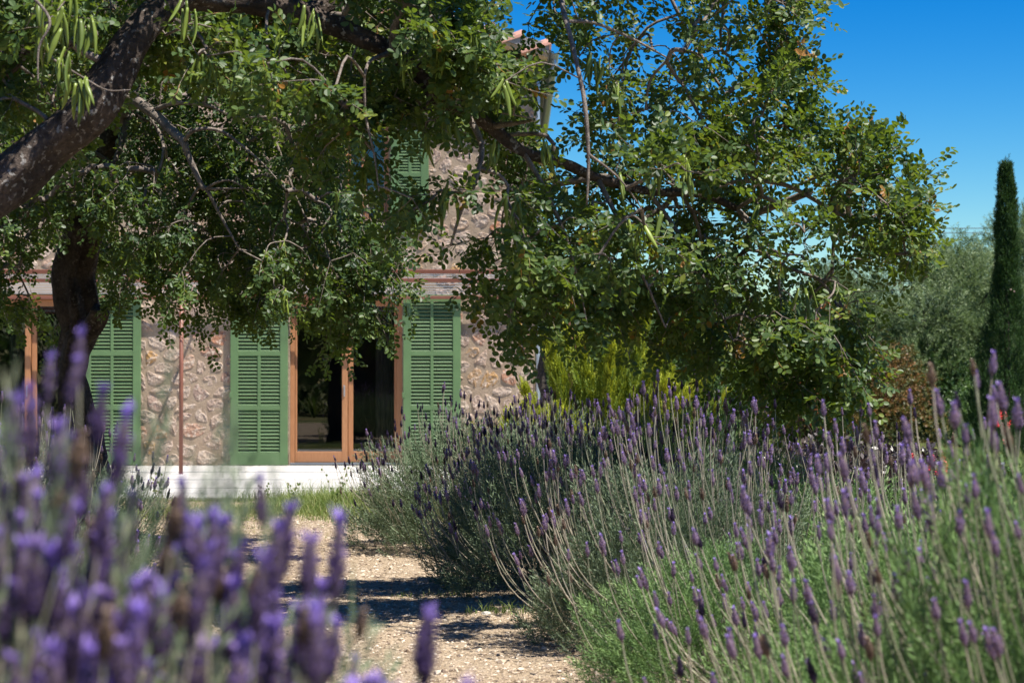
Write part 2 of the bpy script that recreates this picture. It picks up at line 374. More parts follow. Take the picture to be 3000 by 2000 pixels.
# pebbles, straw and grass: nobody could count them
def ico():
    p = (1+5**.5)/2
    V = unit(np.array([(-1,p,0),(1,p,0),(-1,-p,0),(1,-p,0),(0,-1,p),(0,1,p),(0,-1,-p),(0,1,-p),(p,0,-1),(p,0,1),(-p,0,-1),(-p,0,1)], float))
    T = np.array([(0,11,5),(0,5,1),(0,1,7),(0,7,10),(0,10,11),(1,5,9),(5,11,4),(11,10,2),(10,7,6),(7,1,8),(3,9,4),(3,4,2),(3,2,6),(3,6,8),(3,8,9),(4,9,5),(2,4,11),(6,2,10),(8,6,7),(9,8,1)])
    return V, T
IV, IT = ico()
OV = np.array([(1,0,0),(-1,0,0),(0,1,0),(0,-1,0),(0,0,1),(0,0,-1)], float); OT = np.array([(0,2,4),(2,1,4),(1,3,4),(3,0,4),(2,0,5),(1,2,5),(3,1,5),(0,3,5)])
def pebbles(n, x0, x1, y0, y1, smin, smax, seed, IV=IV, IT=IT):
    r = np.random.RandomState(seed)
    t = [(IV*np.array([1, r.uniform(.6, .95), r.uniform(.45, .7)])*(1+r.uniform(-.3, .3, (len(IV), 1))), [IT], np.zeros(len(IV))) for _ in range(8)]
    x = r.uniform(x0, x1, n); y = y0+(y1-y0)*r.uniform(0, 1, n)**1.35; s = smin*(smax/smin)**(r.uniform(0, 1, n)**3.2)
    pos = np.stack([x, y, gz(x, y)+s*.15], -1); a = r.uniform(0, 6.28, n)
    rot = frames(np.stack([np.cos(a), np.sin(a), r.normal(0, .15, n)], -1), np.array([0, 0, 1.]) + r.normal(0, .15, (n, 3)))
    return bake(t, pos, rot, s, r.uniform(0, 1, n), r)
V, Fc, T = pebbles(70000, -3.4, 2.6, 7.0, 18.5, .0045, .015, 11, OV, OT); V2, F2, T2 = pebbles(6000, -3.4, 2.6, 7.0, 18.5, .007, .025, 12)
V = np.vstack([V, V2]); Fc = [np.vstack([Fc[0], F2[0]+len(T)])]; T = np.concatenate([T, T2])
tag(obj('pebbles', mesh('pebbles', V, Fc, M['pebble'], False, T)), 'pale beige pebbles and gravel grains spread over the path', 'gravel', kind='stuff')
def strips(n, x, y, z, ln, wd, up, seed, curl=.4, lean=None, tint=None):
    """bent blades, 4 triangles each"""
    r = np.random.RandomState(seed); a = r.uniform(0, 6.28, n)
    h = np.stack([np.cos(a), np.sin(a), np.zeros(n)], -1); d = unit(h*(1-up)[:, None] + np.array([0, 0, 1])*up[:, None])
    if lean is not None: d = unit(d+lean)
    s = np.stack([-np.sin(a), np.cos(a), np.zeros(n)], -1)*wd[:, None]; b0 = np.stack([x, y, z], -1)
    m = b0 + d*ln[:, None]*.5; e = m + unit(d + h*curl - np.array([0, 0, curl*.4]))*ln[:, None]*.5
    V = np.stack([b0-s*.5, b0+s*.5, m+s*.4, m-s*.4, e], 1).reshape(-1, 3); i = np.arange(n)*5
    return V, [np.stack([i, i+1, i+2, i+3], -1), np.stack([i+3, i+2, i+4], -1)], np.repeat(r.uniform(0, 1, n) if tint is None else tint, 5)
n = 5200; r_ = np.random.RandomState(5); x = r_.uniform(-3.4, 2.6, n); y = 7+11.5*r_.uniform(0, 1, n)**1.2
V, Fc, T = strips(n, x, y, gz(x, y)+.004, r_.uniform(.015, .07, n), r_.uniform(.001, .006, n), r_.uniform(0, .25, n)**1.5, 6, .3)
n2 = 1500; x2 = r_.uniform(-3.4, 2.6, n2); y2 = 7+11.5*r_.uniform(0, 1, n2)**1.1
V2, F2, T2 = strips(n2, x2, y2, gz(x2, y2)+.006, r_.uniform(.02, .05, n2), r_.uniform(.010, .022, n2), r_.uniform(0, .2, n2), 16, .6, None, r_.uniform(0, .55, n2))
Fc = [np.vstack([a, b+len(V)]) for a, b in zip(Fc, F2)]; V = np.vstack([V, V2]); T = np.concatenate([T, T2])
tag(obj('straw_litter', mesh('straw_litter', V, Fc, M['litter'], False, T)), 'dry straw, twigs and fallen brown leaves lying on the gravel', 'litter', kind='stuff')
def grass_patch(name, blobs, label, seed, lawn=False):
    r = np.random.RandomState(seed); xs = []; ys = []; hs_ = []; ti = []
    for (cx, cy, rx, ry, h, n, tt) in blobs:
        a = r.uniform(0, 6.28, n); q = np.sqrt(r.uniform(0, 1, n)); xs.append(cx+rx*q*np.cos(a)); ys.append(cy+ry*q*np.sin(a))
        hs_.append(h*r.uniform(.35, 1.15, n)*(1.1-.6*q)); ti.append(np.clip(tt+r.normal(0, .17, n), 0, 1))
    x = np.concatenate(xs); y = np.concatenate(ys); h = np.concatenate(hs_); n = len(x)
    V, Fc, T = strips(n, x, y, np.zeros(n), h, r.uniform(.003, .007, n), r.uniform(.5, .95, n), seed+1, .6, None, np.concatenate(ti)+.08)
    tag(obj(name, mesh(name, V, Fc, M['grass'], False, T)), label, 'grass', kind='stuff')
gx = lambda px, d: (px-1500)*d/F
grass_patch('grass_tufts', [(gx(1040, 19), 19.0, 1.0, 1.0, .30, 9000, .45), (gx(900, 19), 18.7, .8, .9, .15, 5000, .55), (gx(1150, 18.5), 18.0, .9, .9, .2, 3500, .5), (gx(860, 18), 18.0, 1.1, .7, .07, 4200, .8), (gx(640, 18.6), 18.8, 1.3, .8, .06, 3600, .75), (gx(800, 16.5), 16.7, 1.2, .8, .03, 1500, .85),
    (gx(720, 18.8), 19.2, 1.0, .7, .07, 1500, .6), (gx(640, 19.5), 19.7, 1.6, .45, .07, 1500, .5), (-3.6, 20.15, 2.6, .14, .13, 1500, .6), (gx(930, 20), 20.1, .9, .16, .34, 1500, .45), (gx(700, 17.6), 17.7, .25, .25, .1, 260, .3), (gx(560, 17.8), 18.2, .6, .5, .1, 700, .35), (gx(430, 18), 18.2, .8, .8, .16, 1600, .35),
    (gx(780, 16.5), 16.6, .2, .15, .08, 90, .3), (gx(1000, 16), 16.4, .7, .7, .05, 700, .75), (gx(1470, 10.6), 10.7, .22, .18, .12, 160, .4), (gx(1280, 11.5), 11.5, .3, .2, .08, 120, .5)],
    'green and straw coloured grass tufts growing along the terrace edge', 21)
grass_patch('lawn_grass', [(6.4, 27, 4.5, 7, .12, 26000, .32), (5.0, 21, 2.6, 2.5, .12, 7000, .35), (7.5, 36, 6, 7, .2, 9000, .8)], 'mown green lawn grass beyond the lavender on the right', 31)

# ------------------------------------------------------------------ house
D0 = 26.7; K = F/D0
HX = lambda px: (px-1500)/K
HZ = lambda py: HC+(HY-py)/K
house = tag(empty('stone_house', (HX(1567)-4, D0, .08)), 'two storey rubble stone house with green louvred shutters and orange wood doors', 'house')
def hb(mb, name, m, parent=None, smooth=False):
    """build a mesh given in world coordinates under a parent that may be moved"""
    o = mb.build(name, m, None, smooth)
    if parent is not None:
        o.parent = parent; o.matrix_parent_inverse = Matrix.Translation(-wloc(parent))
    return o
def wloc(o):
    v = Vector(o.location)
    while o.parent is not None:
        v = v + o.matrix_parent_inverse.translation; o = o.parent; v = v + Vector(o.location)
    return v
XR = HX(1567); XL = -14.0; ZT = .06
SL = math.tan(math.radians(15.6)); EZ = 5.47           # wall top at right corner
RX = -6.2                                             # ridge
wall_top = lambda x: EZ+SL*(XR-x) if x > RX else EZ+SL*(XR-RX)-SL*(RX-x)
doors = [(HX(-85), HX(245)), (HX(848), HX(1178))]
DT = HZ(862)
win = (HX(1010), HX(1138), HZ(668), HZ(352))
LB, LT = HZ(861), HZ(816)
def wall_mesh():
    mb = MB(); xs = sorted({XL, XR, RX, doors[0][0], doors[0][1], doors[1][0], doors[1][1], win[0], win[1]}); zs = [ZT, DT, win[2], win[3]]
    for a, b in zip(xs[:-1], xs[1:]):
        for i, z0 in enumerate(zs):
            z1 = zs[i+1] if i < 3 else None; mx = (a+b)/2
            if i == 0 and any(l < mx < r for l, r in doors): continue
            if i == 2 and win[0] < mx < win[1]: continue
            if z1 is None: V = [(a, D0, z0), (b, D0, z0), (b, D0, wall_top(b)), (a, D0, wall_top(a))]
            else: V = [(a, D0, z0), (b, D0, z0), (b, D0, z1), (a, D0, z1)]
            mb.add(V, [[(0, 1, 2, 3)]])
    for (l, r, z0, z1) in [(*doors[0], ZT, DT), (*doors[1], ZT, DT), win]:
        for q in ([(l,0,z0),(l,0,z1),(l,.42,z1),(l,.42,z0)], [(r,0,z1),(r,0,z0),(r,.42,z0),(r,.42,z1)], [(l,0,z1),(r,0,z1),(r,.42,z1),(l,.42,z1)], [(l,0,z0),(l,.42,z0),(r,.42,z0),(r,0,z0)]):
            mb.add([(x, D0+y, z) for x, y, z in q], [[(0, 1, 2, 3)]])
    mb.add([(XR, D0, ZT), (XR, D0+9, ZT), (XR, D0+9, EZ), (XR, D0, EZ)], [[(0, 1, 2, 3)]])
    mb.add([(XL, D0, ZT), (XL, D0+9, ZT), (XL, D0+9, wall_top(XL)), (XL, D0, wall_top(XL))], [[(3, 2, 1, 0)]])
    mb.add([(XL, D0+9, ZT), (XR, D0+9, ZT), (XR, D0+9, EZ), (RX, D0+9, wall_top(RX)), (XL, D0+9, wall_top(XL))], [[(4, 3, 2, 1, 0)]])
    return mb
wall = hb(wall_mesh(), 'wall', M['mortar'], house)
# rubble stones: cells of a jittered lattice, shrunk to leave the mortar, bulging out of it
def clip(poly, a, b):       # keep the side of polygon nearer to a than b
    m = (a+b)/2; nrm = b-a; out = []
    for i in range(len(poly)):
        p, q = poly[i], poly[(i+1) % len(poly)]; dp = (p-m)@nrm; dq = (q-m)@nrm
        if dp <= 0: out.append(p)
        if dp*dq < 0: out.append(p+(q-p)*dp/(dp-dq))
    return out
def stones():
    r = np.random.RandomState(4); sx, sz = .235, .185; pts = []
    j0, j1, i1 = 0, int(7.4/sz), int((XR-(-7.6))/sx)
    for j in range(-1, j1+2):
        for i in range(-1, i1+2):
            if r.uniform() < .10: continue
            pts.append((XR-(i+.5+(j % 2)*.5+r.uniform(-.42, .42))*sx, ZT+(j+.5+r.uniform(-.38, .38))*sz))
    pts = np.array(pts); sc = np.array([.82, 1.]); out = []
    for c in pts:
        d = np.linalg.norm((pts-c)*sc, axis=1); nb = np.argsort(d)[1:14]
        poly = [c+np.array(v) for v in ((-.24, -.19), (.24, -.19), (.24, .19), (-.24, .19))]; poly = [p*sc for p in poly]
        for k in nb:
            poly = clip(poly, c*sc, pts[k]*sc)
            if len(poly) < 3: break
        if len(poly) < 3: continue
        poly = np.array(poly)/sc
        lo, hi = poly.min(0), poly.max(0)
        if hi[0] > XR+.02 or lo[1] < ZT-.02 or hi[1] > min(wall_top(lo[0]), wall_top(hi[0]))-.25: 
            poly[:, 0] = np.minimum(poly[:, 0], XR-.005); poly[:, 1] = np.maximum(poly[:, 1], ZT)
            if hi[1] > wall_top(hi[0])-.05: continue
        def hits(x0, x1, z0, z1): return lo[0] < x1 and hi[0] > x0 and lo[1] < z1 and hi[1] > z0
        bad = False
        for (l, rr) in doors:
            if hits(l, rr, 0, DT): 
                if lo[0] < rr < hi[0]: poly[:, 0] = np.maximum(poly[:, 0], rr+.01)
                elif lo[0] < l < hi[0]: poly[:, 0] = np.minimum(poly[:, 0], l-.01)
                else: bad = True
            if hits(l-.22, rr+.22, LB, LT): bad = True
        if hits(*win): bad = True
        if bad: continue
        cc = poly.mean(0); ang = np.arctan2(poly[:, 1]-cc[1], poly[:, 0]-cc[0]); poly = poly[np.argsort(ang)]
        q = []
        for i in range(len(poly)):                      # round the corners
            a, b = poly[i], poly[(i+1) % len(poly)]; q += [a*.72+b*.28, a*.28+b*.72]
        q = np.array(q); w = np.linalg.norm(q-cc, axis=1, keepdims=True)
        if w.mean() < .035: continue
        shrink = np.clip((w-r.uniform(.009, .019))/w, .3, 1)*(1+r.uniform(-.09, .03, w.shape))
        q = cc+(q-cc)*shrink; out.append((cc, q, w.mean()))
    return out
ST = stones()
def stone_geo(cc, q, r):
    n = len(q); h = r.uniform(.003, .013); tilt = r.normal(0, .04, 2)
    rings = []
    for s, y in ((1.0, -.008), (.86, h*.7), (.55, h*1.05)):
        p = (q-cc)*s; dy = y + (r.normal(0, .005, n) if s < 1 else 0) + (p@tilt if s < 1 else 0)
        rings.append(np.stack([p[:, 0], -np.ones(n)*dy, p[:, 1]], -1))
    V = np.vstack(rings+[[[0, -h*1.2-r.normal(0, .004), 0]]])
    i = np.arange(n); j = (i+1) % n
    return V, [np.vstack([np.stack([i, j, j+n, i+n], -1), np.stack([i+n, j+n, j+2*n, i+2*n], -1)]), np.stack([i+2*n, j+2*n, np.full(n, 3*n)], -1)]
def vis_score(c):      # which stones the photo shows: the wall beside the shutters first
    px = 1500+c[0]*K; py = HY-(c[1]-HC)*K
    if 410 < px < 690 and 850 < py < 1375: return 0
    if 1340 < px < 1570 and 850 < py < 1375: return 0
    if 1230 < px < 1570 and 130 < py: return 1
    if 1000 < px < 1570 and 640 < py < 860: return 1
    if 60 < px < 420 and 690 < py < 830: return 2
    return 9
ST.sort(key=lambda s: vis_score(s[0])); rs = np.random.RandomState(9); rest = MB()
for i, (cc, q, w) in enumerate(ST):
    V, Fc = stone_geo(cc, q, rs)
    if i < 300:
        me = mesh('stone', V, Fc, M['stone'], False, np.full(len(V), rs.uniform()))
        o = bpy.data.objects.new('stone', me); link(o, wall)
        o.location = (cc[0], D0, cc[1]); o.matrix_parent_inverse = Matrix.Translation(-wloc(wall)-0*Vector(o.location))
    else:
        rest.add(V+np.array([cc[0], D0, cc[1]]), Fc, rs.uniform())
o = hb(rest, 'rubble_facing', M['stone'], wall); o['kind'] = 'stuff'
for (l, r2) in doors:
    mb = MB(); mb.bbox((l-.21, D0-.012, LB+.003), (r2+.21, D0+.2, LT), .008); hb(mb, 'lintel', M['lintel'], house)
# glazed doors
def glazed_door(l, r2):
    fy = D0+.10
    f = MB(); t = .06
    f.bbox((l, fy, ZT+.03), (l+t, fy+.12, DT), .004); f.bbox((r2-t-.02, fy, ZT+.03), (r2, fy+.12, DT), .004); f.bbox((l+t, fy, DT-t), (r2-t-.02, fy+.12, DT), .004)
    fo = hb(f, 'door_frame', M['wood'], house)
    tr = MB(); tr.bbox((l, fy-.05, ZT+.022), (r2, fy+.12, ZT+.05), .003); hb(tr, 'door_track', M['track'], house)
    mid = (l+r2)/2+.01; zb = ZT+.055; zt = DT-t-.004
    for (a, b, yy, hd) in ((l+t+.004, mid+.005, fy+.016, 1), (mid+.008-.01+.01, r2-t-.024, fy+.07, 0)):
        p = MB(); st = .075
        sl = .02 if hd else st; sr = st if hd else .02
        sl = st*.35 if hd else st*.9; sr = st if hd else .03
        p.bbox((a, yy, zb), (a+sl, yy+.045, zt), .004); p.bbox((b-sr, yy, zb), (b, yy+.045, zt), .004)
        p.bbox((a+sl, yy+.001, zb), (b-sr, yy+.044, zb+.145), .004); p.bbox((a+sl, yy+.001, zt-.09), (b-sr, yy+.044, zt), .004)
        po = hb(p, 'door_panel', M['wood'], house)
        g = MB(); g.add([(a+sl-.004, yy+.022, zb+.14), (b-sr+.004, yy+.022, zb+.14), (b-sr+.004, yy+.022, zt-.085), (a+sl-.004, yy+.022, zt-.085)], [[(0, 1, 2, 3)]]); hb(g, 'pane', M['glass'], po)
        if hd:
            h = MB(); h.bbox((b-st+.022, yy-.014, 1.0), (b-st+.042, yy-.001, 1.15), .004); hb(h, 'handle', M['steel'], po)
for l, r2 in doors: glazed_door(l, r2)
# rooms behind the doors and a curtain
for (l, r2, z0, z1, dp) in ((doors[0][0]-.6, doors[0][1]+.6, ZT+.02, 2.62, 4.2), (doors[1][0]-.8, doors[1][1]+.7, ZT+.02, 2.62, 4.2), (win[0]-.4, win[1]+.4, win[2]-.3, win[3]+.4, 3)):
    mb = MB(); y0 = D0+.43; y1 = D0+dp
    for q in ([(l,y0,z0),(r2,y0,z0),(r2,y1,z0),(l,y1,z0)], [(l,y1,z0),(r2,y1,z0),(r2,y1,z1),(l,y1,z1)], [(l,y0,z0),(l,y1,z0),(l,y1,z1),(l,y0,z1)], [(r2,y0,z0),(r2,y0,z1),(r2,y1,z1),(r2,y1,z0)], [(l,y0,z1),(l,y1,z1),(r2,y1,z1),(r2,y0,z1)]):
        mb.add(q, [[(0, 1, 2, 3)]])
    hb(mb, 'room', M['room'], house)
def curtain(x0, x1, y, z0, z1, folds):
    n = folds*8; xs = np.linspace(x0, x1, n); ys = y+.03*np.sin(np.linspace(0, folds*6.28, n)); V = np.vstack([np.stack([xs, ys, np.full(n, z)], -1) for z in (z0, z1)])
    i = np.arange(n-1); mb = MB(); mb.add(V, [np.stack([i, i+1, i+1+n, i+n], -1)]); return hb(mb, 'curtain', M['curtain'], house, True)
curtain(HX(1093), HX(1165), D0+.5, ZT+.03, DT+.1, 5); curtain(HX(0), HX(55), D0+.5, ZT+.03, DT+.1, 4)
# shutters
slat_mesh = {}
def shutter(x0, x1, z0, z1, rows):
    y = D0-.075; f = MB(); st = .105; th = .045; mid = .04; rail = .055; zs = []
    f.bbox((x0, y, z0), (x0+st, y+th, z1), .004); f.bbox((x1-st, y, z0), (x1, y+th, z1), .004)
    cx = (x0+x1)/2; bot = .16; top = .09
    f.bbox((x0+st, y+.001, z0), (x1-st, y+th-.001, z0+bot), .003); f.bbox((x0+st, y+.001, z1-top), (x1-st, y+th-.001, z1), .003)
    H = (z1-top)-(z0+bot); tot = sum(rows); gap = rail*(len(rows)-1); pitch = (H-gap)/tot; z = z0+bot
    for k, nrow in enumerate(rows):
        ze = z+pitch*nrow; f.bbox((cx-mid/2, y+.002, z), (cx+mid/2, y+th-.002, ze), .003); zs.append((z, nrow)); z = ze
        if k < len(rows)-1: f.bbox((x0+st, y+.001, z), (x1-st, y+th-.001, z+rail), .003); z += rail
    so_ = hb(f, 'shutter', M['green'], house)
    bk = MB(); 
    for zz in (z0+.14, z0+.9, z1-.35): bk.bbox((x0-.012, y-.006, zz), (x0+.03, y-.0005, zz+.07), .002)
    hb(bk, 'hinge', M['green'], so_)
    w = (x1-x0)/2-st-mid/2
    key = round(w, 3)
    if key not in slat_mesh:
        pr = np.array([(-.019, -.012), (-.017, -.019), (-.010, -.020), (.017, .010), (.019, .017), (.012, .018)])
        V = np.vstack([np.stack([np.full(6, sx), pr[:, 0]*1.05, pr[:, 1]*1.12], -1) for sx in (-w/2, w/2)]); i = np.arange(6); j = (i+1) % 6
        slat_mesh[key] = mesh('slat', V, [np.stack([i, j, j+6, i+6], -1), np.array([[5,4,3,2,1,0], [6,7,8,9,10,11]])], M['green'], False, np.full(12, .5))
    inv = Matrix.Translation(-wloc(so_))
    for (za, nrow) in zs:
        for k in range(nrow):
            for sx in (-1, 1):
                o = bpy.data.objects.new('slat', slat_mesh[key]); link(o, so_); o.matrix_parent_inverse = inv
                o.location = (cx+sx*(mid/2+w/2), y+.026, za+(k+.5)*pitch); o.rotation_euler = (random.gauss(0, .05), random.gauss(0, .003), 0)
    # wall hooks behind
zb, zt = HZ(1361), HZ(864)
for a, b in ((247, 415), (677, 845), (1182, 1350)): shutter(HX(a), HX(b), zb, zt, (12, 14, 14))
shutter(HX(1146), HX(1256), HZ(664), HZ(385), (13, 12))
# upper window
mb = MB(); a, b, z0, z1 = win; yy = D0+.1
mb.bbox((a, yy, z0+.03), (a+.07, yy+.08, z1), .004); mb.bbox((b-.07, yy, z0+.03), (b, yy+.08, z1), .004); mb.bbox((a+.07, yy, z1-.07), (b-.07, yy+.08, z1), .004); mb.bbox((a+.07, yy, z0+.03), (b-.07, yy+.08, z0+.2), .004); mb.bbox(((a+b)/2-.03-.05, yy, z0+.2), ((a+b)/2+.03-.05, yy+.08, z1-.07), .004)
wf = hb(mb, 'window', M['wood'], house)
for (p0, p1) in ((a+.07, (a+b)/2-.08), ((a+b)/2-.02, b-.07)):
    mb = MB(); mb.add([(p0-.003, yy+.04, z0+.19), (p1+.003, yy+.04, z0+.19), (p1+.003, yy+.036, z1-.065), (p0-.003, yy+.036, z1-.065)], [[(0, 1, 2, 3)]]); hb(mb, 'pane', M['glass'], wf)
mb = MB(); mb.bbox((a-.06, D0-.06, z0-.01), (b+.06, D0+.1, z0+.03), .004); hb(mb, 'sill', M['concrete'], house)
mb = MB()
for x in np.linspace(a+.04, b-.04, 9): mb.tube([(x, D0+.03, z0+.03), (x, D0+.03, z0+.5)], .006, 6)
mb.tube([(a+.01, D0+.03, z0+.5), (b-.01, D0+.03, z0+.5)], .01, 6); hb(mb, 'window_railing', M['cable'], house)
# roof: slab, fascia, soffit and barrel tiles along the verge
EX = HX(1603)+.02; ov = .38
rz = lambda x: EZ+.13+SL*(XR-x)
mb = MB(); y0 = D0-ov; y1 = D0+9.3; t = .13
mb.add([(EX, y0, rz(EX)), (RX, y0, rz(RX)), (RX, y0, rz(RX)+t), (EX, y0, rz(EX)+t), (EX, y1, rz(EX)), (RX, y1, rz(RX)), (RX, y1, rz(RX)+t), (EX, y1, rz(EX)+t)], [[(0,3,2,1),(3,7,6,2),(4,5,6,7),(0,4,7,3),(0,1,5,4)]])
XE = 2*RX-EX
mb.add([(XE, y0, rz(EX)), (RX, y0, rz(RX)), (RX, y0, rz(RX)+t), (XE, y0, rz(EX)+t), (XE, y1, rz(EX)), (RX, y1, rz(RX)), (RX, y1, rz(RX)+t), (XE, y1, rz(EX)+t)], [[(0,1,2,3),(3,2,6,7),(7,6,5,4),(0,3,7,4),(0,4,5,1)]])
roof = hb(mb, 'roof', M['concrete'], house)
mb = MB()
for s in range(2):
    off = -.004; x0, x1 = EX-.02, RX
    mb.add([(x0, y0+.03, rz(x0)+off-.05), (x1, y0+.03, rz(x1)+off-.05), (x1, y0+.03, rz(x1)+off), (x0, y0+.03, rz(x0)+off), (x0, D0-.004, rz(x0)+off-.05), (x1, D0-.004, rz(x1)+off-.05)], [[(0,1,5,4)], [(0,3,2,1)]]) if s == 0 else None
hb(mb, 'soffit', M['soffit'], roof)
pr = np.array([(math.cos(a_), math.sin(a_)) for a_ in np.linspace(0, math.pi, 9)])
def tile_mesh():
    L = .42; o_ = pr*.105; i_ = pr*.088; V = []
    for (u, s) in ((0, 1.), (L, .82)):
        V += [(u, x*s, z*s) for x, z in o_] + [(u, x*s, z*s) for x, z in i_]
    i = np.arange(8); q = [np.stack([i, i+1, i+19, i+18], -1), np.stack([i+9, i+27, i+28, i+10], -1), np.stack([i, i+9, i+10, i+1], -1), np.stack([i+18, i+19, i+28, i+27], -1)]
    return mesh('roof_tile', V, [np.vstack(q)], M['tile'], False, np.full(36, .5))
tm = tile_mesh(); inv = Matrix.Translation(-wloc(roof)); ang = math.radians(15.6)
for row in range(4):
    for k in range(17):
        x = EX+.04-k*.37
        if x < RX+.3: break
        o = bpy.data.objects.new('tile', tm); link(o, roof); o.matrix_parent_inverse = inv
        o.location = (x, D0-ov+.08+row*.215, rz(x)+t+.004+random.uniform(0, .006)); o.rotation_euler = (0, ang+.03, math.pi+random.gauss(0, .015))
mb = MB()   # gutter along the eave and the downpipe at the corner
gpts = [(math.cos(a_)*.07, math.sin(a_)*.07) for a_ in np.linspace(math.pi, 2*math.pi, 9)]
V = [(EX+.075+x, yv, rz(EX)+.06+z) for yv in (D0-ov-.02, D0+9.2) for x, z in gpts]; i = np.arange(8); mb.add(V, [np.stack([i, i+1, i+10, i+9], -1)])
V = [(EX+.075+x*.93, yv, rz(EX)+.06+z*.93) for yv in (D0-ov-.02, D0+9.2) for x, z in gpts]; mb.add(V, [np.stack([i+9, i+10, i+1, i], -1)])
hb(mb, 'gutter', M['zinc'], house)
mb = MB(); xp = XR+.04; mb.tube(catmull([(EX+.07, D0+.1, rz(EX)), (EX+.065, D0+.1, rz(EX)-.12), (xp+.05, D0+.08, rz(EX)-.26), (xp, D0+.04, rz(EX)-.42), (xp, D0+.04, 3), (xp, D0+.04, .1)], 5), .033, 12); hb(mb, 'downpipe', M['zinc'], house, True)

# terrace of white slabs
tr = MB(); TY0 = 20.25; tr.box((XL, TY0+.012, -.02), (HX(1567)+1.2, D0, .018)); ter = tag(hb(tr, 'terrace', M['concrete']), kind='structure')
sv = {}
nx_ = 12; xs = np.linspace(-10.2, XR+1.2, nx_+1); ys = np.linspace(TY0, D0-.01, 5)
for i in range(nx_):
    for j in range(4):
        w = xs[1]-xs[0]-.012; dd = ys[1]-ys[0]-.008
        if not sv:
            mb = MB(); mb.bbox((-w/2, -dd/2, -.03), (w/2, dd/2, 0), .004); o = mb.build('slab', M['white_slab'], ter); sv['m'] = o.data
        else: o = obj('slab', sv['m'], ter)
        o.location = ((xs[i]+xs[i+1])/2, (ys[j]+ys[j+1])/2, .045+j*.011+random.uniform(-.0015, .0015))

# pergola: red brown tubes with wires strung along the house
pg = tag(empty('pergola', (-4, 24, .08)), 'slim red brown metal pergola with thin wires above the white terrace', 'pergola')
PXL, PXR = -13.5, 1.5; PZ = HC+(1100-868)/(F/26.2)
bd = [D0-.12, 22.2, 20.35]
for d_, zz in zip(bd, (PZ, PZ+.02, PZ+.02)):
    mb = MB(); mb.bbox((PXL, d_-.02, zz-.022), (PXR, d_+.02, zz+.022), .004); hb(mb, 'beam', M['metal_red'], pg)
for (px, d_) in ((531, 24.6), (1672, 20.35), (1690, D0-.12), (-400, 20.35), (-400, D0-.12)):
    x = (px-1500)*d_/F; mb = MB(); mb.tube([(x, d_, .04), (x, d_, PZ-.02)], .026, 12); hb(mb, 'post', M['metal_red'], pg, True)
for x in ((531-1500)*24.6/F, PXR-.05, PXL+.05):
    mb = MB(); mb.bbox((x-.015, 20.38, PZ-.018), (x+.015, 22.18, PZ+.012), .003); mb.bbox((x-.015, 22.22, PZ-.018), (x+.015, D0-.145, PZ+.012), .003); hb(mb, 'rafter', M['metal_red'], pg)
for d_ in (25.6, 25.0, 24.4, 23.8, 23.2, 22.7, 21.8, 21.3, 20.9, 20.6):
    mb = MB(); xs = np.linspace(PXL, PXR, 24); mb.tube([(x, d_, PZ+.02-.01*math.sin(abs(x)*1.3+d_)) for x in xs], .0035, 5); hb(mb, 'wire', M['zinc'], pg)

# ------------------------------------------------------------------ carob trees
def leaflet(L, Wd, fold=.12, curl=.15):
    """oval leaflet along +Y from the origin, folded on its midrib: 6 triangles"""
    st = [(0, 0), (.22, .72), (.6, 1.), (.9, .62)]
    V = [(0, 0, 0), (0, L, -curl*L*.6)]
    for s in (-1, 1):
        for (u, w) in st[1:]: V.append((s*Wd/2*w, u*L, fold*Wd*w - curl*L*u*u*.6))
    return np.array(V), np.array([(0, 2, 3, 4), (0, 7, 6, 5)]), np.array([(0, 4, 1), (0, 1, 7)])
def compound(seed, pairs=4, L=.043, Wd=.029, rl=.12):
    r = np.random.RandomState(seed); V = []; Q = []; T = []; tt = []; n = 0
    arc = r.uniform(-.25, .1)
    ax = lambda s: np.array([0.012*math.sin(s*3+seed), s*rl, arc*s*s*rl])
    for k in range(pairs):
        s = .22+.72*k/(pairs-1)
        for sg in (-1, 1):
            if r.uniform() < .06: continue
            lv, lq, lt = leaflet(L*r.uniform(.8, 1.12), Wd*r.uniform(.85, 1.1), r.uniform(.02, .22), r.uniform(-.1, .4))
            a = sg*math.radians(r.uniform(48, 75) - 22*(k == pairs-1)); b_ = r.uniform(-.5, .5)*sg; c_ = r.normal(0, .35)
            Rz = np.array([[math.cos(-a), -math.sin(-a), 0], [math.sin(-a), math.cos(-a), 0], [0, 0, 1]])
            Ry = np.array([[math.cos(b_), 0, math.sin(b_)], [0, 1, 0], [-math.sin(b_), 0, math.cos(b_)]])
            Rx = np.array([[1, 0, 0], [0, math.cos(c_), -math.sin(c_)], [0, math.sin(c_), math.cos(c_)]])
            v = lv@(Rz@Rx@Ry).T + ax(s) + np.array([sg*.003, 0, 0])
            V.append(v); Q.append(lq+n); T.append(lt+n); tt.append(np.full(len(v), r.normal(0, .07))); n += len(v)
    w = .0016
    rv = np.array([(-w, 0, 0), (w, 0, 0), *[(ax(.5)+(-w, 0, 0))], *[(ax(.5)+(w, 0, 0))], *[(ax(.97))]])
    V.append(rv); Q.append(np.array([(0, 1, 3, 2)])+n); T.append(np.array([(2, 3, 4)])+n); tt.append(np.full(5, .35))
    return np.vstack(V), [np.vstack(Q), np.vstack(T)], np.concatenate(tt)
CL = [compound(s) for s in range(8)]
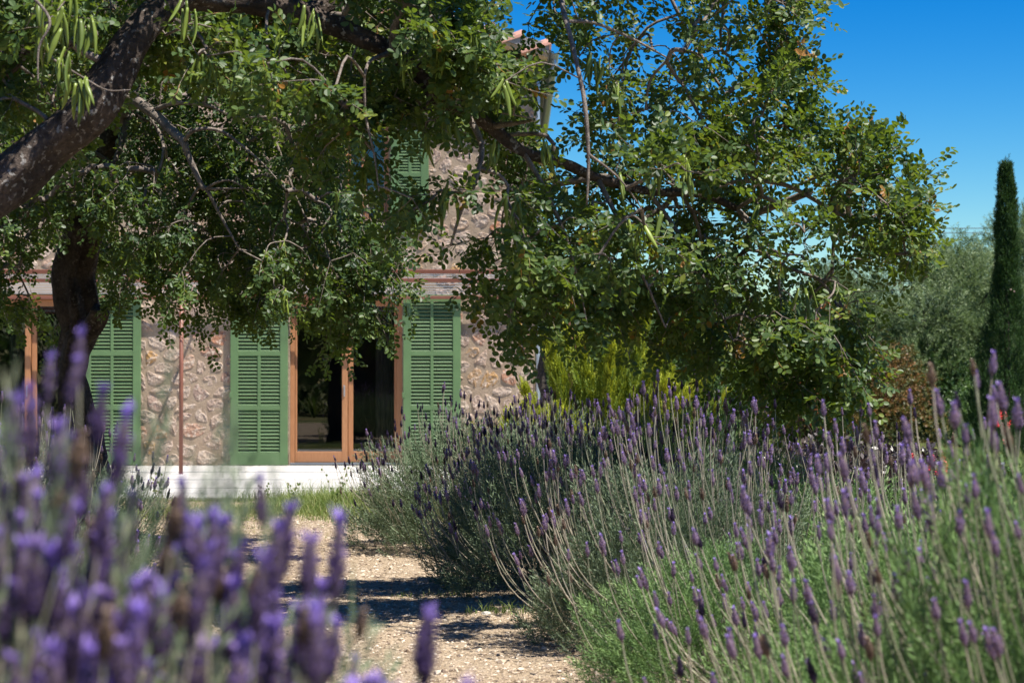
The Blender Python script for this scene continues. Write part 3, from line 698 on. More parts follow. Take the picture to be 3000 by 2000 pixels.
def pod_mesh(seed):
    r = np.random.RandomState(seed); n = 9; L = r.uniform(.11, .17); a = r.uniform(-.9, .9); b = r.uniform(-.5, .5)
    u = np.linspace(0, 1, n); pts = np.stack([a*L*.25*u*u*(1 if seed % 2 else -1), b*L*.2*np.sin(u*3), -u*L], -1)
    w = .0095*np.sin(np.clip(u*1.05+.06, 0, 1)*math.pi)**.35*(1+.12*np.sin(u*38))+.001
    V, Fs = tube_geo(pts, w, 7, True); c = np.repeat(pts, 7, 0); V[:n*7] = c+(V[:n*7]-c)*np.array([1, .42, 1])
    return mesh('seed_pod', V, Fs, M['pod'], True, np.full(len(V), r.uniform(.2, .8)))
PODS = [pod_mesh(s) for s in range(7)]
def inside(poly, p):
    x, y = p; c = False; n = len(poly)
    for i in range(n):
        (x1, y1), (x2, y2) = poly[i], poly[(i+1) % n]
        if (y1 > y) != (y2 > y) and x < (x2-x1)*(y-y1)/(y2-y1)+x1: c = not c
    return c
def carob(name, label, limbs, branches, fill, npods, seed, base, podspots=(), leafscale=1., dens=1., trunk_mat='bark', clear=(), extra=()):
    """limbs: (part name, [(px,py,d,r)...]); fill: (polygon in photo rows and columns, spacing, depth fn, layers, thickness, holes, droop)"""
    r = np.random.RandomState(seed); root = tag(empty(name, base), label, 'tree'); inv = Matrix.Translation(-Vector(base))
    nodes = []; tips = []
    def addtube(nm, pts, k, rough, mt):
        c = catmull([(*P(a, b, d), rr) for a, b, d, rr in pts], 7); V, Fs = tube_geo(c[:, :3], c[:, 3], k, True, rough, seed)
        o = obj(nm, mesh(nm, V, Fs, mt, True, np.full(len(V), .5)), root); o.matrix_parent_inverse = inv
        return c
    for nm, pts in limbs:
        c = addtube(nm, pts, 26, (.5 if trunk_mat == 'bark_dark' else .36) if nm == 'trunk' else .3, M[trunk_mat])
        if nm != 'stub': nodes += [p for p in c[::2, :3] if p[2] > 1.9]
    for pts in branches:
        c = addtube('branch', pts, 9, .16, M['twig']); nodes += list(c[::3, :3])
    # leafy clusters spread through the crown's volume
    C = []; DR = []
    CLR = np.vstack([catmull(c, 5) for c in clear]) if len(clear) else np.zeros((0, 4))
    for (poly, sp, dfn, layers, thick, holes, droop) in fill:
        pa = np.array(poly); x0, y0 = pa.min(0); x1, y1 = pa.max(0)
        for lay in range(layers):
            for yy in np.arange(y0, y1, sp):
                for xx in np.arange(x0, x1, sp):
                    q = (xx+r.uniform(-.6, .6)*sp, yy+r.uniform(-.6, .6)*sp)
                    if not inside(poly, q): continue
                    h = [hh for hh in holes if ((q[0]-hh[0])/hh[2])**2+((q[1]-hh[1])/hh[3])**2 < 1]
                    if h: continue
                    if math.sin(q[0]*.021+lay*2.1+seed)*math.sin(q[1]*.026+lay*1.7)+.5*math.sin(q[0]*.05+q[1]*.043+lay) > (.66 if q[1] > 0 else .3): continue   # airy gaps between the boughs
                    d = dfn(*q)+((lay+.5)/layers-.5)*thick+r.normal(0, .15)
                    if len(CLR):            # foliage grows behind the bare limbs rather than across them
                        e = np.hypot(CLR[:, 0]-q[0], CLR[:, 1]-q[1]); j = int(np.argmin(e))
                        if e[j] < CLR[j, 3]*F/CLR[j, 2]+70 and d < CLR[j, 2]+.35: d = CLR[j, 2]+r.uniform(.4, 1.3)
                    C.append(P(q[0], q[1], d)); DR.append(droop(*q))
    for (a, b, d_, dr_) in extra:
        for q in range(3): C.append(P(a+r.normal(0, 22), b+r.normal(0, 22), d_+r.normal(0, .1))); DR.append(dr_)
    C = np.array(C); DR = np.array(DR)
    # connect each cluster to the nearest wood, growing outwards
    nodes = [np.array(p) for p in nodes]; nn = len(nodes); ND = np.zeros((nn+len(C)*1, 3)); ND[:nn] = nodes
    d0 = np.min(np.linalg.norm(C[:, None]-ND[None, :nn], axis=2), axis=1); order = np.argsort(d0)
    par = np.full(nn+len(C), -1); ci = np.full(nn+len(C), -1); k = nn
    dist_root = np.zeros(nn+len(C))
    for c in order:
        v = ND[:k]-C[c]; dd = np.linalg.norm(v, axis=1) + dist_root[:k]*.25 - .12*np.clip(v[:, 2], -.5, .5)
        b = int(np.argmin(dd)); ND[k] = C[c]; par[k] = b; ci[k] = c; dist_root[k] = dist_root[b]+np.linalg.norm(v[b]); k += 1
    cnt = np.ones(k)
    for i in range(k-1, nn-1, -1):
        if par[i] >= nn: cnt[par[i]] += cnt[i]
    tw = MB()
    for i in range(nn, k):
        a = ND[par[i]]; b = ND[i]; L = np.linalg.norm(b-a); j = r.normal(0, .1*L, 3); mid = (a+b)/2+j+np.array([0, 0, .12*L])
        ra = min(.0032*cnt[i]**.5, .02)+.0006; c = catmull([a, mid, b], 3)
        tw.tube(c, np.linspace(ra*1.15, ra, len(c)), 5 if ra < .008 else 7, False)
    pos = []; yd = []; zd = []; ti = []
    for i in range(nn, k):
        c = ND[i]; dr = DR[ci[i]]; g = unit(c-ND[par[i]])
        for t in range(2 + (r.uniform() < .35)):
            D = unit(g*.5+rdir(1, r)[0]*.75+np.array([0, 0, -dr])); L = r.uniform(.08, .26)*leafscale*(1+.7*max(0, dr)); side = unit(np.cross(D, rdir(1, r)[0]))
            pts = np.array([c, c+D*L*.5+rdir(1, r)[0]*.015, c+D*L+np.array([0, 0, -dr*.05*L])]); tw.tube(pts, [.0026, .002, .0013], 4, False)
            m_ = int(round(2.6*dens*(1+.5*max(0, dr)) + r.uniform(0, 1.2)))
            for q in range(m_+1):
                s = (q+.6)/(m_+1); p = pts[0]+(pts[2]-pts[0])*s; a_ = q*2.4+r.uniform(0, 1); s2 = np.cross(D, side); rad = side*math.cos(a_)+s2*math.sin(a_)
                y = unit(D*.55+rad*.8+np.array([0, 0, .25-dr*.75])) if q < m_ else D
                pos.append(p); yd.append(y); zd.append(unit(np.array([SUN.x*.5, -.35, .9])+rdir(1, r)[0]*.65)); ti.append(np.clip(.42+r.normal(0, .17)+(.3 if r.uniform() < .07 else 0)+(.5 if r.uniform() < .006 else 0), 0, 1))
    o = hb(tw, 'twigs', M['twig'], root, True); o['kind'] = 'stuff'
    pos = np.array(pos); rot = frames(np.array(yd), np.array(zd)); ti = np.array(ti); n = len(pos); sc = r.uniform(.8, 1.15, n)*leafscale
    # the leaves that show largest are parts of their own
    px = 1500+pos[:, 0]/pos[:, 1]*F; py = HY-(pos[:, 2]-HC)/pos[:, 1]*F
    inv_ = (px > 0) & (px < 3000) & (py > 0) & (py < 1400); sco = np.where(inv_, pos[:, 1]/sc, 1e9); big = np.argsort(sco)[:300]
    msk = np.ones(n, bool); msk[big] = False
    V, Fs, T = bake(CL, pos[msk], rot[msk], sc[msk], ti[msk], r)
    o = obj('crown', mesh('crown', V, Fs, M['carob'], False, T), root); o.matrix_parent_inverse = inv; o['kind'] = 'stuff'
    lm = [mesh('leaf', v, f, M['carob'], False, t+.4) for v, f, t in CL]
    for i in big:
        o = bpy.data.objects.new('leaf', lm[i % 8]); link(o, root); o.matrix_parent_inverse = inv
        o.matrix_basis = Matrix.LocRotScale(Vector(pos[i]), Matrix(rot[i].tolist()).to_quaternion(), Vector((sc[i],)*3))
    # pods hang in bunches
    spots = [P(*s) for s in podspots]; cand = [ND[i] for i in range(nn, k) if cnt[i] <= 6]; r.shuffle(cand)
    cand = [c for c in cand if -50 < 1500+c[0]/c[1]*F < 2700 and -60 < HY-(c[2]-HC)/c[1]*F < 1050]
    cand.sort(key=lambda c: c[1]+r.normal(0, .45))
    npd = 0
    for s in spots+cand:
        for q in range(r.randint(2, 6)):
            if npd >= npods: break
            o = bpy.data.objects.new('seed_pod', PODS[r.randint(7)]); link(o, root); o.matrix_parent_inverse = inv
            o.location = s+r.normal(0, .016, 3)+np.array([0, 0, -.005]); o.rotation_euler = (r.normal(0, .16), r.normal(0, .16), r.uniform(0, 6.28)); o.scale = (r.uniform(.85, 1.2),)*3; npd += 1
    print(name, 'clusters', len(C), 'leaves', n, 'tris', n*50)
    return root

near_limbs = [
 ('trunk', [(-760,2500,9.4,.30),(-740,1900,9.4,.25),(-680,1400,9.35,.22),(-560,1050,9.3,.19),(-380,820,9.3,.16),(-180,670,9.3,.14),(0,545,9.35,.125),(130,430,9.4,.115),(250,330,9.4,.118),(310,240,9.45,.112),(370,130,9.5,.09),(450,40,9.6,.085),(560,-40,9.7,.078),(680,-160,9.8,.068),(760,-330,9.9,.05)]),
 ('limb', [(-500,960,9.5,.13),(-380,700,9.8,.10),(-230,480,10.,.085),(-90,300,10.,.075),(20,170,10.,.068),(110,60,10.1,.06),(230,-60,10.2,.055),(330,-250,10.3,.045)]),
 ('limb', [(520,-20,9.7,.07),(650,-5,9.75,.062),(800,15,9.8,.06),(950,62,9.9,.055),(1060,112,9.9,.052),(1150,150,9.95,.048),(1235,215,10.,.046),(1290,285,10.,.047),(1360,318,10.1,.042),(1440,375,10.2,.034),(1530,440,10.3,.03),(1650,478,10.5,.027),(1750,520,10.6,.025),(1900,560,10.8,.022),(2060,570,11.,.02),(2160,610,11.,.017)]),
 ('limb', [(900,40,9.9,.05),(1100,-60,10.2,.045),(1350,-130,10.6,.04),(1650,-150,10.9,.034),(1950,-100,11.1,.026),(2150,-10,11.2,.016)])]
near_br = [
 [(2060,570,11.,.014),(2150,533,11.,.014),(2290,538,11.,.013),(2400,592,11.1,.011),(2492,650,11.1,.009),(2500,700,11.1,.005)],
 [(2330,545,11.,.008),(2420,510,10.9,.007),(2500,490,10.9,.004)],
 [(2160,610,11.,.012),(2220,578,10.8,.010),(2270,590,10.8,.010),(2330,648,10.8,.007),(2390,640,10.8,.004)],
 [(2160,610,11.,.012),(2220,670,10.9,.010),(2270,735,10.8,.008),(2350,748,10.8,.005)],
 [(2160,610,11.,.012),(2260,760,11.,.010),(2400,820,11.,.009),(2470,930,11.,.007),(2530,1060,11.,.005),(2550,1180,11.,.003)],
 [(1625,-130,10.2,.016),(1645,0,9.8,.014),(1682,150,9.6,.012),(1712,290,9.5,.011),(1724,450,9.5,.009),(1720,600,9.5,.005)],
 [(1724,450,9.5,.007),(1790,500,9.5,.006),(1830,540,9.5,.004),(1880,610,9.5,.003)],
 [(1660,60,9.7,.010),(1740,65,9.8,.008),(1850,110,10.,.007),(1960,170,10.1,.004)],
 [(1930,-90,11.,.012),(2000,60,11.,.010),(2080,200,11.,.008),(2160,330,11.,.005),(2220,420,11.,.003)],
 [(1360,318,10.1,.02),(1410,420,10.,.015),(1395,520,9.9,.012),(1350,620,9.9,.009),(1320,720,9.9,.006)],
 [(1430,370,10.2,.02),(1560,350,10.,.006),(1470,330,10.,.004)],
 [(1530,440,10.3,.015),(1600,560,10.3,.011),(1660,700,10.3,.008),(1700,850,10.3,.005),(1720,950,10.3,.003)],
 [(1750,520,10.6,.016),(1830,680,10.5,.011),(1890,820,10.5,.008),(1950,960,10.5,.005)],
 [(1900,560,10.8,.014),(2000,700,10.8,.011),(2080,850,10.8,.008),(2150,1000,10.8,.005)],
 [(40,-60,8.3,.008),(140,50,8.2,.006),(110,140,8.2,.005),(108,240,8.2,.003)],
 [(150,170,8.6,.004),(240,225,8.5,.004),(310,262,8.5,.003),(380,262,8.5,.002)],
 [(1150,150,9.9,.014),(1075,190,9.6,.008),(1070,330,9.6,.006),(1095,450,9.6,.005),(1110,560,9.6,.003)]]
def dn(x, y): return 10.1+.9*np.clip((x-600)/1500, 0, 1)-.3*np.clip((300-y)/600, -1, 1)
def droopn(x, y):
    return float(np.interp(y, [-200, 300, 600, 900], [-.1, .15, .2, .8])) - (.35 if x > 2150 and y < 800 else 0)
topband = [(-300,-250),(2250,-250),(2330,10),(2270,60),(2180,60),(2260,150),(2330,230),(2250,310),(2270,380),(2080,440),(1900,440),(1600,380),(1420,430),(1330,330),(1200,300),(1080,260),(1000,280),(820,230),(620,200),(420,190),(330,260),(160,330),(40,300),(-300,500)]
lobe = [(1470,380),(1650,430),(1780,380),(2000,380),(2200,400),(2330,450),(2380,520),(2470,420),(2560,450),(2570,560),(2640,620),(2680,720),(2620,770),(2480,760),(2470,850),(2490,930),(2460,980),(2490,1060),(2480,1150),(2380,1180),(2300,1120),(2160,1060),(2000,970),(1850,910),(1720,900),(1640,890),(1600,860),(1500,960),(1430,930),(1480,850),(1400,810),(1440,700),(1360,720),(1330,620),(1450,560)]
holes = [(1490,140,130,70), (1560,210,105,120), (1640,300,60,110), (1690,420,60,120), (1420,70,90,60), (1200,520,90,170), (1400,600,75,90), (1230,700,90,60), (2440,740,60,45), (2300,700,45,30)]
over = [(-500,-1000),(2000,-1000),(2200,-250),(-500,-250)]
hr = np.random.RandomState(77)
holes += [(hr.uniform(1560, 2250), hr.uniform(-20, 460), hr.uniform(28, 52), hr.uniform(35, 75)) for _ in range(38)] + [(hr.uniform(1500, 2400), hr.uniform(460, 900), hr.uniform(22, 40), hr.uniform(30, 60)) for _ in range(16)] + [(1420,520,90,90), (1480,760,60,60), (1290,720,80,70)]
front = [(60,-40),(300,-60),(280,40),(150,150),(60,200),(0,200)]
front2 = [(480,150),(700,130),(900,140),(1050,230),(1040,300),(860,240),(560,220)]
carob('carob_tree', 'large near carob tree whose thick lichen spotted limb crosses the upper left', near_limbs, near_br, [
   (topband, 61, dn, 2, 2.2, holes, droopn), (lobe, 58, dn, 2, 2.0, holes, droopn), ([(130,280),(250,270),(300,330),(260,400),(170,400),(110,340)], 55, lambda x, y: 8.3, 1, .2, [], lambda x, y: .1),
   (front, 95, lambda x, y: 8.5, 1, .5, [(260,180,90,120)], lambda x, y: .3), (front2, 85, lambda x, y: 9.0, 1, .6, [], lambda x, y: .3),
   ([(1300,0),(1420,60),(1400,250),(1330,330),(1250,200)], 60, lambda x, y: 9.6, 2, .5, [], lambda x, y: .3),
   ([(1450,480),(1560,520),(1560,700),(1480,780),(1440,640)], 60, lambda x, y: 9.8, 1, .5, [], lambda x, y: .8),
   ([(1230,0),(1380,0),(1430,180),(1520,260),(1560,330),(1400,345),(1250,200)], 52, lambda x, y: 9.7, 2, .5, [], lambda x, y: .35),
   (over, 150, lambda x, y: 10.2, 2, 2.6, [], lambda x, y: .1)], 290, 3, (-3.45, 9.4, 0),
   [(185,25,8.2),(175,30,8.2),(205,60,8.2),(165,160,8.2),(190,165,8.2),(232,225,8.2),(225,235,8.2),(262,60,8.3),(250,60,8.3),(540,10,8.9),(905,30,9.2),(920,35,9.2),(1720,150,9.6),(1750,170,9.6),(2350,850,10.6),(2365,830,10.6),(2490,700,10.8),(1480,560,9.8),(1520,590,9.8),(1300,330,9.7),(1330,345,9.7),(1450,420,9.8),(1600,420,9.7),(1820,520,9.6),(2000,450,10),(1940,620,10),(700,60,9.4),(1180,160,9.5),(830,90,9.3),(2450,640,10.8),(1800,240,9.8),(2230,600,10.6)], leafscale=.9, dens=1.25, clear=[near_limbs[0][1][5:], near_limbs[2][1][1:], near_br[0], near_br[5]],
   extra=[(2250,0,11,-.3),(2310,5,11,-.2),(2230,60,11,-.1),(2290,190,11,-.3),(2340,240,11,-.3),(2370,270,11,-.2),(2240,260,11,-.3),(2310,310,11,-.2),(2280,120,11,-.2),(2360,400,10.9,-.5),(2400,440,10.9,-.3),(2480,470,10.9,-.6),(2540,440,10.9,-.5),(2570,480,10.9,-.4),(2510,520,10.9,-.3),(2560,540,10.9,-.3),(2620,560,10.9,-.5),(2640,620,10.9,-.4),(2660,680,10.9,-.2),(2690,720,10.9,-.1),(2700,760,10.9,.1),(2500,880,11,.6),(2480,990,11,.6),(2510,1070,11,.4),(2460,1140,11,.6),(2350,20,11,-.2),(1000,300,9.9,.3),(1050,360,9.9,.2),(1180,290,9.9,.1),(1090,430,9.9,.4),(1210,590,9.9,.4),(1290,560,9.9,.5),(1250,350,9.9,.2),(950,380,9.9,.4),
      (2150,480,10.6,-.3),(2220,470,10.6,-.3),(1930,490,9.3,-.4),(1980,500,9.2,-.3),(1900,700,9.6,.2),(1850,620,9.6,.4),(1780,760,9.6,.4)])

far_limbs = [
 ('trunk', [(262,1600,15.5,.25),(248,1420,15.5,.20),(228,1240,15.5,.155),(208,1120,15.5,.125),(212,1040,15.5,.125),(232,960,15.5,.135),(222,880,15.5,.135),(215,800,15.5,.135),(240,700,15.4,.125),(270,600,15.3,.11),(300,480,15.2,.10),(330,380,15.,.09),(360,260,15.,.08),(420,100,15.,.07),(500,-80,15,.055)]),
 ('stub', [(225,1000,15.42,.09),(262,968,15.3,.075),(284,930,15.2,.07),(292,905,15.15,.066)]),
 ('limb', [(240,700,15.4,.08),(160,560,15.4,.07),(60,420,15.5,.06),(-80,260,15.5,.045)])]
far_br = [
 [(330,380,15.,.04),(380,300,14.,.040),(440,325,13.6,.036),(505,385,13.4,.033),(535,415,13.3,.028),(550,455,13.3,.022),(590,545,13.3,.018),(605,556,13.3,.015),(650,640,13.3,.010),(700,730,13.3,.006)],
 [(440,325,13.6,.016),(500,303,13.4,.015),(560,302,13.3,.014),(620,312,13.3,.012),(690,342,13.3,.009),(790,340,13.3,.004)],
 [(535,415,13.3,.014),(560,385,13.2,.014),(600,376,13.2,.013),(650,385,13.2,.011),(700,420,13.2,.010),(770,480,13.2,.006),(840,560,13.2,.004)],
 [(600,553,13.3,.009),(640,532,13.2,.008),(680,530,13.2,.007),(730,560,13.2,.004)],
 [(600,553,13.3,.009),(660,552,13.2,.007),(740,550,13.2,.003)],
 [(370,320,14.5,.026),(360,400,14.4,.022),(335,470,14.3,.018),(310,560,14.3,.012),(290,640,14.3,.006)],
 [(420,310,13.8,.014),(470,400,13.6,.012),(475,460,13.5,.010),(450,540,13.5,.006)],
 [(420,100,15.,.035),(560,120,14.5,.028),(700,190,14.2,.022),(850,300,14,.016),(980,450,14,.011),(1080,600,14,.006)],
 [(700,190,14.2,.016),(800,400,14,.012),(860,560,14,.009),(920,700,14,.006),(950,820,14,.004)],
 [(300,480,15.2,.03),(420,560,14.8,.02),(520,640,14.6,.014),(600,760,14.5,.008)]]
def df(x, y): return 14.2
cf = [(-200,150),(150,60),(420,60),(800,60),(1080,150),(1250,260),(1280,380),(1160,420),(1040,420),(1060,560),(1130,640),(1140,720),(1120,800),(1080,880),(1000,900),(960,840),(900,800),(860,740),(850,850),(770,870),(690,770),(640,840),(570,830),(500,770),(400,780),(330,810),(230,790),(140,700),(60,640),(0,700),(0,880),(-200,900)]
carob('carob_tree', 'farther carob tree with dark gnarled trunk and sawn stub before the left shutter', far_limbs, far_br, [
   (cf, 48, df, 3, 2.6, [(1090,480,70,170), (1220,440,110,150), (230,760,60,60), (620,335,70,25), (120,740,70,50)], lambda x, y: float(np.interp(y, [100, 500, 800], [.1, .5, .9]))),
   ([(-500,-700),(900,-700),(1100,0),(1000,150),(-200,150)], 190, df, 1, 2.4, [], lambda x, y: .1),
   ([(1120,620),(1150,700),(1150,800),(1000,990),(960,900),(1040,760)], 48, lambda x, y: 13.6, 1, .4, [], lambda x, y: .6),
   ([(150,930),(210,880),(260,1000),(200,1060),(140,1020)], 34, lambda x, y: 15.0, 1, .2, [], lambda x, y: .5),
   ([(500,860),(560,850),(660,890),(560,930)], 60, lambda x, y: 14., 1, .3, [], lambda x, y: .9)], 220, 8, (gx(262, 15.5), 15.5, 0), [], .84, .92, 'bark_dark', clear=[far_br[0], far_br[1], far_br[2], far_limbs[0][1][:9]],
   extra=[(1120,640,13.6,.2),(1140,720,13.6,.3),(1120,800,13.6,.4),(1080,900,13.6,.5),(1030,960,13.6,.6),(980,900,13.6,.6),(1130,860,13.6,.3),(1100,700,13.6,.2),(60,760,14,.5),(30,830,14,.6),(90,860,14,.6),(20,700,14,.4),(350,850,14,.7),(480,860,14,.8),(700,850,14,.8),(800,870,14,.8),(690,830,14,.8)])

# ------------------------------------------------------------------ lavender
def shoot(seed, L=.14, nl=22, ll=.038, lw=.0056):
    r = np.random.RandomState(seed); V = []; T = []; tt = []
    for i in range(nl):
        u = (i+.5)/nl; a = i*2.4+r.uniform(-.3, .3); out = math.radians(r.uniform(28, 62)*(1-.45*u)); l = ll*(1-.3*u)*r.uniform(.8, 1.2)
        b = np.array([0, u*L, 0]); d = np.array([math.cos(a)*math.sin(out), math.cos(out), math.sin(a)*math.sin(out)]); s = unit(np.cross(d, [math.sin(a), .3, math.cos(a)]))*lw/2
        e = b+d*l; m_ = b+d*l*.55; k = len(V)*4; V.append([b, m_+s, e, m_-s]); T += [(k, k+1, k+2), (k, k+2, k+3)]; tt += [u*.25-.1+r.normal(0, .04)]*4
    return np.array(V).reshape(-1, 3), [np.array(T)], np.array(tt)
SH = [shoot(s) for s in range(6)]
SHF = [shoot(s+20, .10, 26, .024, .0034) for s in range(4)]
def bush_foliage(seed, rad, hgt, n, tm, sc=1.):
    """dome of shoots: most near the skin, some inside"""
    r = np.random.RandomState(seed); d = rdir(n, r); d[:, 2] = np.abs(d[:, 2])*.95-.12; d = unit(d)
    lump = 1+.13*np.sin(d[:, 0]*7+seed)*np.cos(d[:, 1]*6+seed*2)+.09*np.sin(d[:, 2]*11+d[:, 0]*9)
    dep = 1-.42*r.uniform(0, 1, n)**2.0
    p = d*lump[:, None]*dep[:, None]*np.array([rad, rad, hgt*.86]); p[:, 2] = np.maximum(p[:, 2]+.10, .02)
    y = unit(d*np.array([1, 1, .5])+np.array([0, 0, .75])+rdir(n, r)*.35); rot = frames(y, rdir(n, r))
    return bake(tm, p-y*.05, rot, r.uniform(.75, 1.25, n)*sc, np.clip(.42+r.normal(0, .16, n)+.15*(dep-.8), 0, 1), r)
FOL = []
for s in range(3):
    V, Fs, T = bush_foliage(40+s, .86, .80, 3000, SH); FOL.append((mesh('foliage', V, Fs, M['lavleaf'], False, T), mesh('foliage', V, Fs, M['lavleaf2'], False, T)))
wb = MB()
for i in range(46):
    a = R.uniform(0, 6.28); e = R.uniform(.25, 1.3); L = R.uniform(.45, .72); d = np.array([math.cos(a)*math.cos(e), math.sin(a)*math.cos(e), math.sin(e)])
    wb.tube(catmull([np.array([0, 0, .0])+R.normal(0, .02, 3)*[1, 1, 0], d*L*.5*[1.15, 1.15, .8]+R.normal(0, .02, 3), d*L], 3), [.011, .010, .009, .008, .006, .005, .003], 5, False)
WOOD = wb.build('woody_stems', M['twig']).data; bpy.data.objects.remove(bpy.data.objects['woody_stems'])
def head_mesh(seed, mt, L=.05, rad=.0078, fresh=.6):
    r = np.random.RandomState(seed); V = []; T = []; tt = []; n = 0
    nw = 9
    for w in range(nw):
        u = (w+.4)/nw; rr = rad*(.55+.55*math.sin(min(u*1.15+.12, 1)*math.pi))*r.uniform(.85, 1.1)
        for k in range(7):
            a = k*.9+w*.5+r.uniform(-.2, .2); c = np.array([math.cos(a), 0, math.sin(a)]); b = np.array([0, u*L, 0])+c*rr*.35
            up = L*.15*r.uniform(.8, 1.3); e = b+c*rr*.85+np.array([0, up, 0]); s = np.array([-math.sin(a), 0, math.cos(a)])*rr*.5
            m_ = (b+e)/2+c*rr*.35
            tv = np.clip(.02+.42*u+r.normal(0, .08), 0, .55); V += [b, m_-s, e, m_+s]; T += [(n, n+1, n+2), (n, n+2, n+3)]; 
            fl = r.uniform() < fresh*min(1, .2+1.1*u)
            tt += [tv, tv, (.72+r.uniform(0, .25)) if fl else tv, tv+(.12 if fl else 0)]; n += 4
    for k in range(9):                                       # petals at the tip
        a = k*.7+r.uniform(-.3, .3); c = np.array([math.cos(a), 0, math.sin(a)]); b = np.array([0, L*.93, 0]); l = L*r.uniform(.16, .34)
        e = b+unit(c*r.uniform(.2, .9)+np.array([0, 1, 0]))*l; s = np.array([-math.sin(a), 0, math.cos(a)])*rad*.38
        V += [b, (b+e)/2-s, e, (b+e)/2+s]; T += [(n, n+1, n+2), (n, n+2, n+3)]; q = (.60+r.uniform(0, .2)) if fresh > .1 else .6; tt += [q-.15, q, q, q]; n += 4
    V2, F2 = tube_geo([(0, -.004, 0), (0, L*.3, 0), (0, L*.8, 0), (0, L, 0)], [rad*.3, rad*.75, rad*.6, rad*.2], 6, True)
    f4 = F2[0]+n; f3 = F2[1]+n
    return mesh('flower_head', np.vstack([V, V2]), [np.vstack([T, f3]), f4], mt, False, np.concatenate([tt, np.linspace(.05, .3, len(V2))]))
HEADS = {'fresh': [head_mesh(s, M['lavhead'], .048+.008*(s % 3), .0088, .75) for s in range(5)],
         'mid': [head_mesh(s+10, M['lavhead'], .050, .0080, .35) for s in range(4)],
         'near': [head_mesh(s+40, M['lavhead2'], .066+.01*(s % 3), .0085, .62) for s in range(5)], 'near_dark': [head_mesh(s+50, M['lavhead2'], .070, .0082, .22) for s in range(3)],
         'dark': [head_mesh(s+20, M['lavdark'], .045, .0078, .3) for s in range(3)],
         'dry': [head_mesh(s+30, M['lavdry'], .042, .0078, 0) for s in range(3)]}
STEMS = []
for s in range(9):         # stems curve from leaning out (+X) to upright (+Z)
    r = np.random.RandomState(s+60); L = .40; bend = [.1, .25, .4, .6, .8, 1.0, 1.2, .3, .5][s]
    pts = [np.zeros(3)]; a0 = bend; nseg = 7
    for k in range(nseg):
        a = a0*(1-(k/(nseg-1))**1.2*.75); pts.append(pts[-1]+np.array([math.sin(a), .02*math.sin(k+s), math.cos(a)])*L/nseg)
    pts = np.array(pts); V, Fs = tube_geo(pts, np.linspace(.0024, .0017, len(pts)), 4, False)
    STEMS.append((mesh('flower_stem', V, Fs, M['lavstem'], True, np.full(len(V), .5)), pts[-1], unit(pts[-1]-pts[-2]), bend))
def lavender(loc, label, rad=.86, hgt=.80, ns=110, mix=(.45, .35, .1, .1), seed=0, fresh=0, up=.28, hs=1., fdir=None, minel=-.05, z0=0., lenf=(.6, 1.2), tight=False, bias=0.):
    r = np.random.RandomState(seed+300); root = tag(empty('lavender_bush', (loc[0], loc[1], z0)), label, 'lavender', 'lavender bushes lining the gravel path')
    root.rotation_euler = (0, 0, 0)
    f = obj('foliage', FOL[seed % 3][fresh], root); f['kind'] = 'stuff'; f.scale = (rad/.86, rad/.86, hgt/.80); f.rotation_euler = (0, 0, r.uniform(0, 6.28))
    w = obj('woody_stems', WOOD, root); w.scale = f.scale; w['kind'] = 'stuff'
    made = 0; tries = 0
    while made < ns and tries < ns*12:
        tries += 1; a = r.uniform(0, 6.28); el = math.asin(r.uniform(minel, 1)); d = np.array([math.cos(a)*math.cos(el), math.sin(a)*math.cos(el), math.sin(el)])
        if d[1] > .45 and d[2] < .75: continue          # the far side cannot be seen
        p = d*np.array([rad, rad, hgt*.8])*r.uniform(.80, .98)+np.array([0, 0, .08])
        W_ = p+np.array([loc[0], loc[1], z0])
        if W_[2] < .1: continue
        px = 1500+W_[0]/W_[1]*F; 
        if px < -250-500*tight or px > 3250 or W_[1] < 1.35: continue
        if tight and d[1] > .1: continue
        lean = min(1.15, max(.05, (1.15-el)*.95+r.normal(0, .14)))
        az = a+r.normal(0, .3)
        if fdir is not None: az = fdir+r.normal(0, .4)
        if tight: lean = max(.3, min(lean, .85))
        if bias: az = math.atan2(math.sin(a), math.cos(a)-bias)+r.normal(0, .25); lean = max(lean, .38)
        k = min(range(9), key=lambda q: abs(STEMS[q][3]-lean)+r.uniform(0, .12)); sm, tip, td, b_ = STEMS[k]
        o = bpy.data.objects.new('flower_stem', sm); link(o, root); sc = r.uniform(*lenf); o.location = p
        o.rotation_euler = (r.normal(0, .06), r.normal(0, .08), az); o.scale = (sc, sc, sc)
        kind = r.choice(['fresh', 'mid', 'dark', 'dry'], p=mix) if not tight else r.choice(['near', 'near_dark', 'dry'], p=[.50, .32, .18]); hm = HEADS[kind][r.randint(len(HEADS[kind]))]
        h = bpy.data.objects.new('flower_head', hm); link(h, o); rt = frames(td[None], rdir(1, r))[0]; hh = hs/sc*r.uniform(.7, 1.15)
        h.matrix_basis = Matrix.LocRotScale(Vector(tip), Matrix(rt.tolist()).to_quaternion(), Vector((hh,)*3)); made += 1
    return root
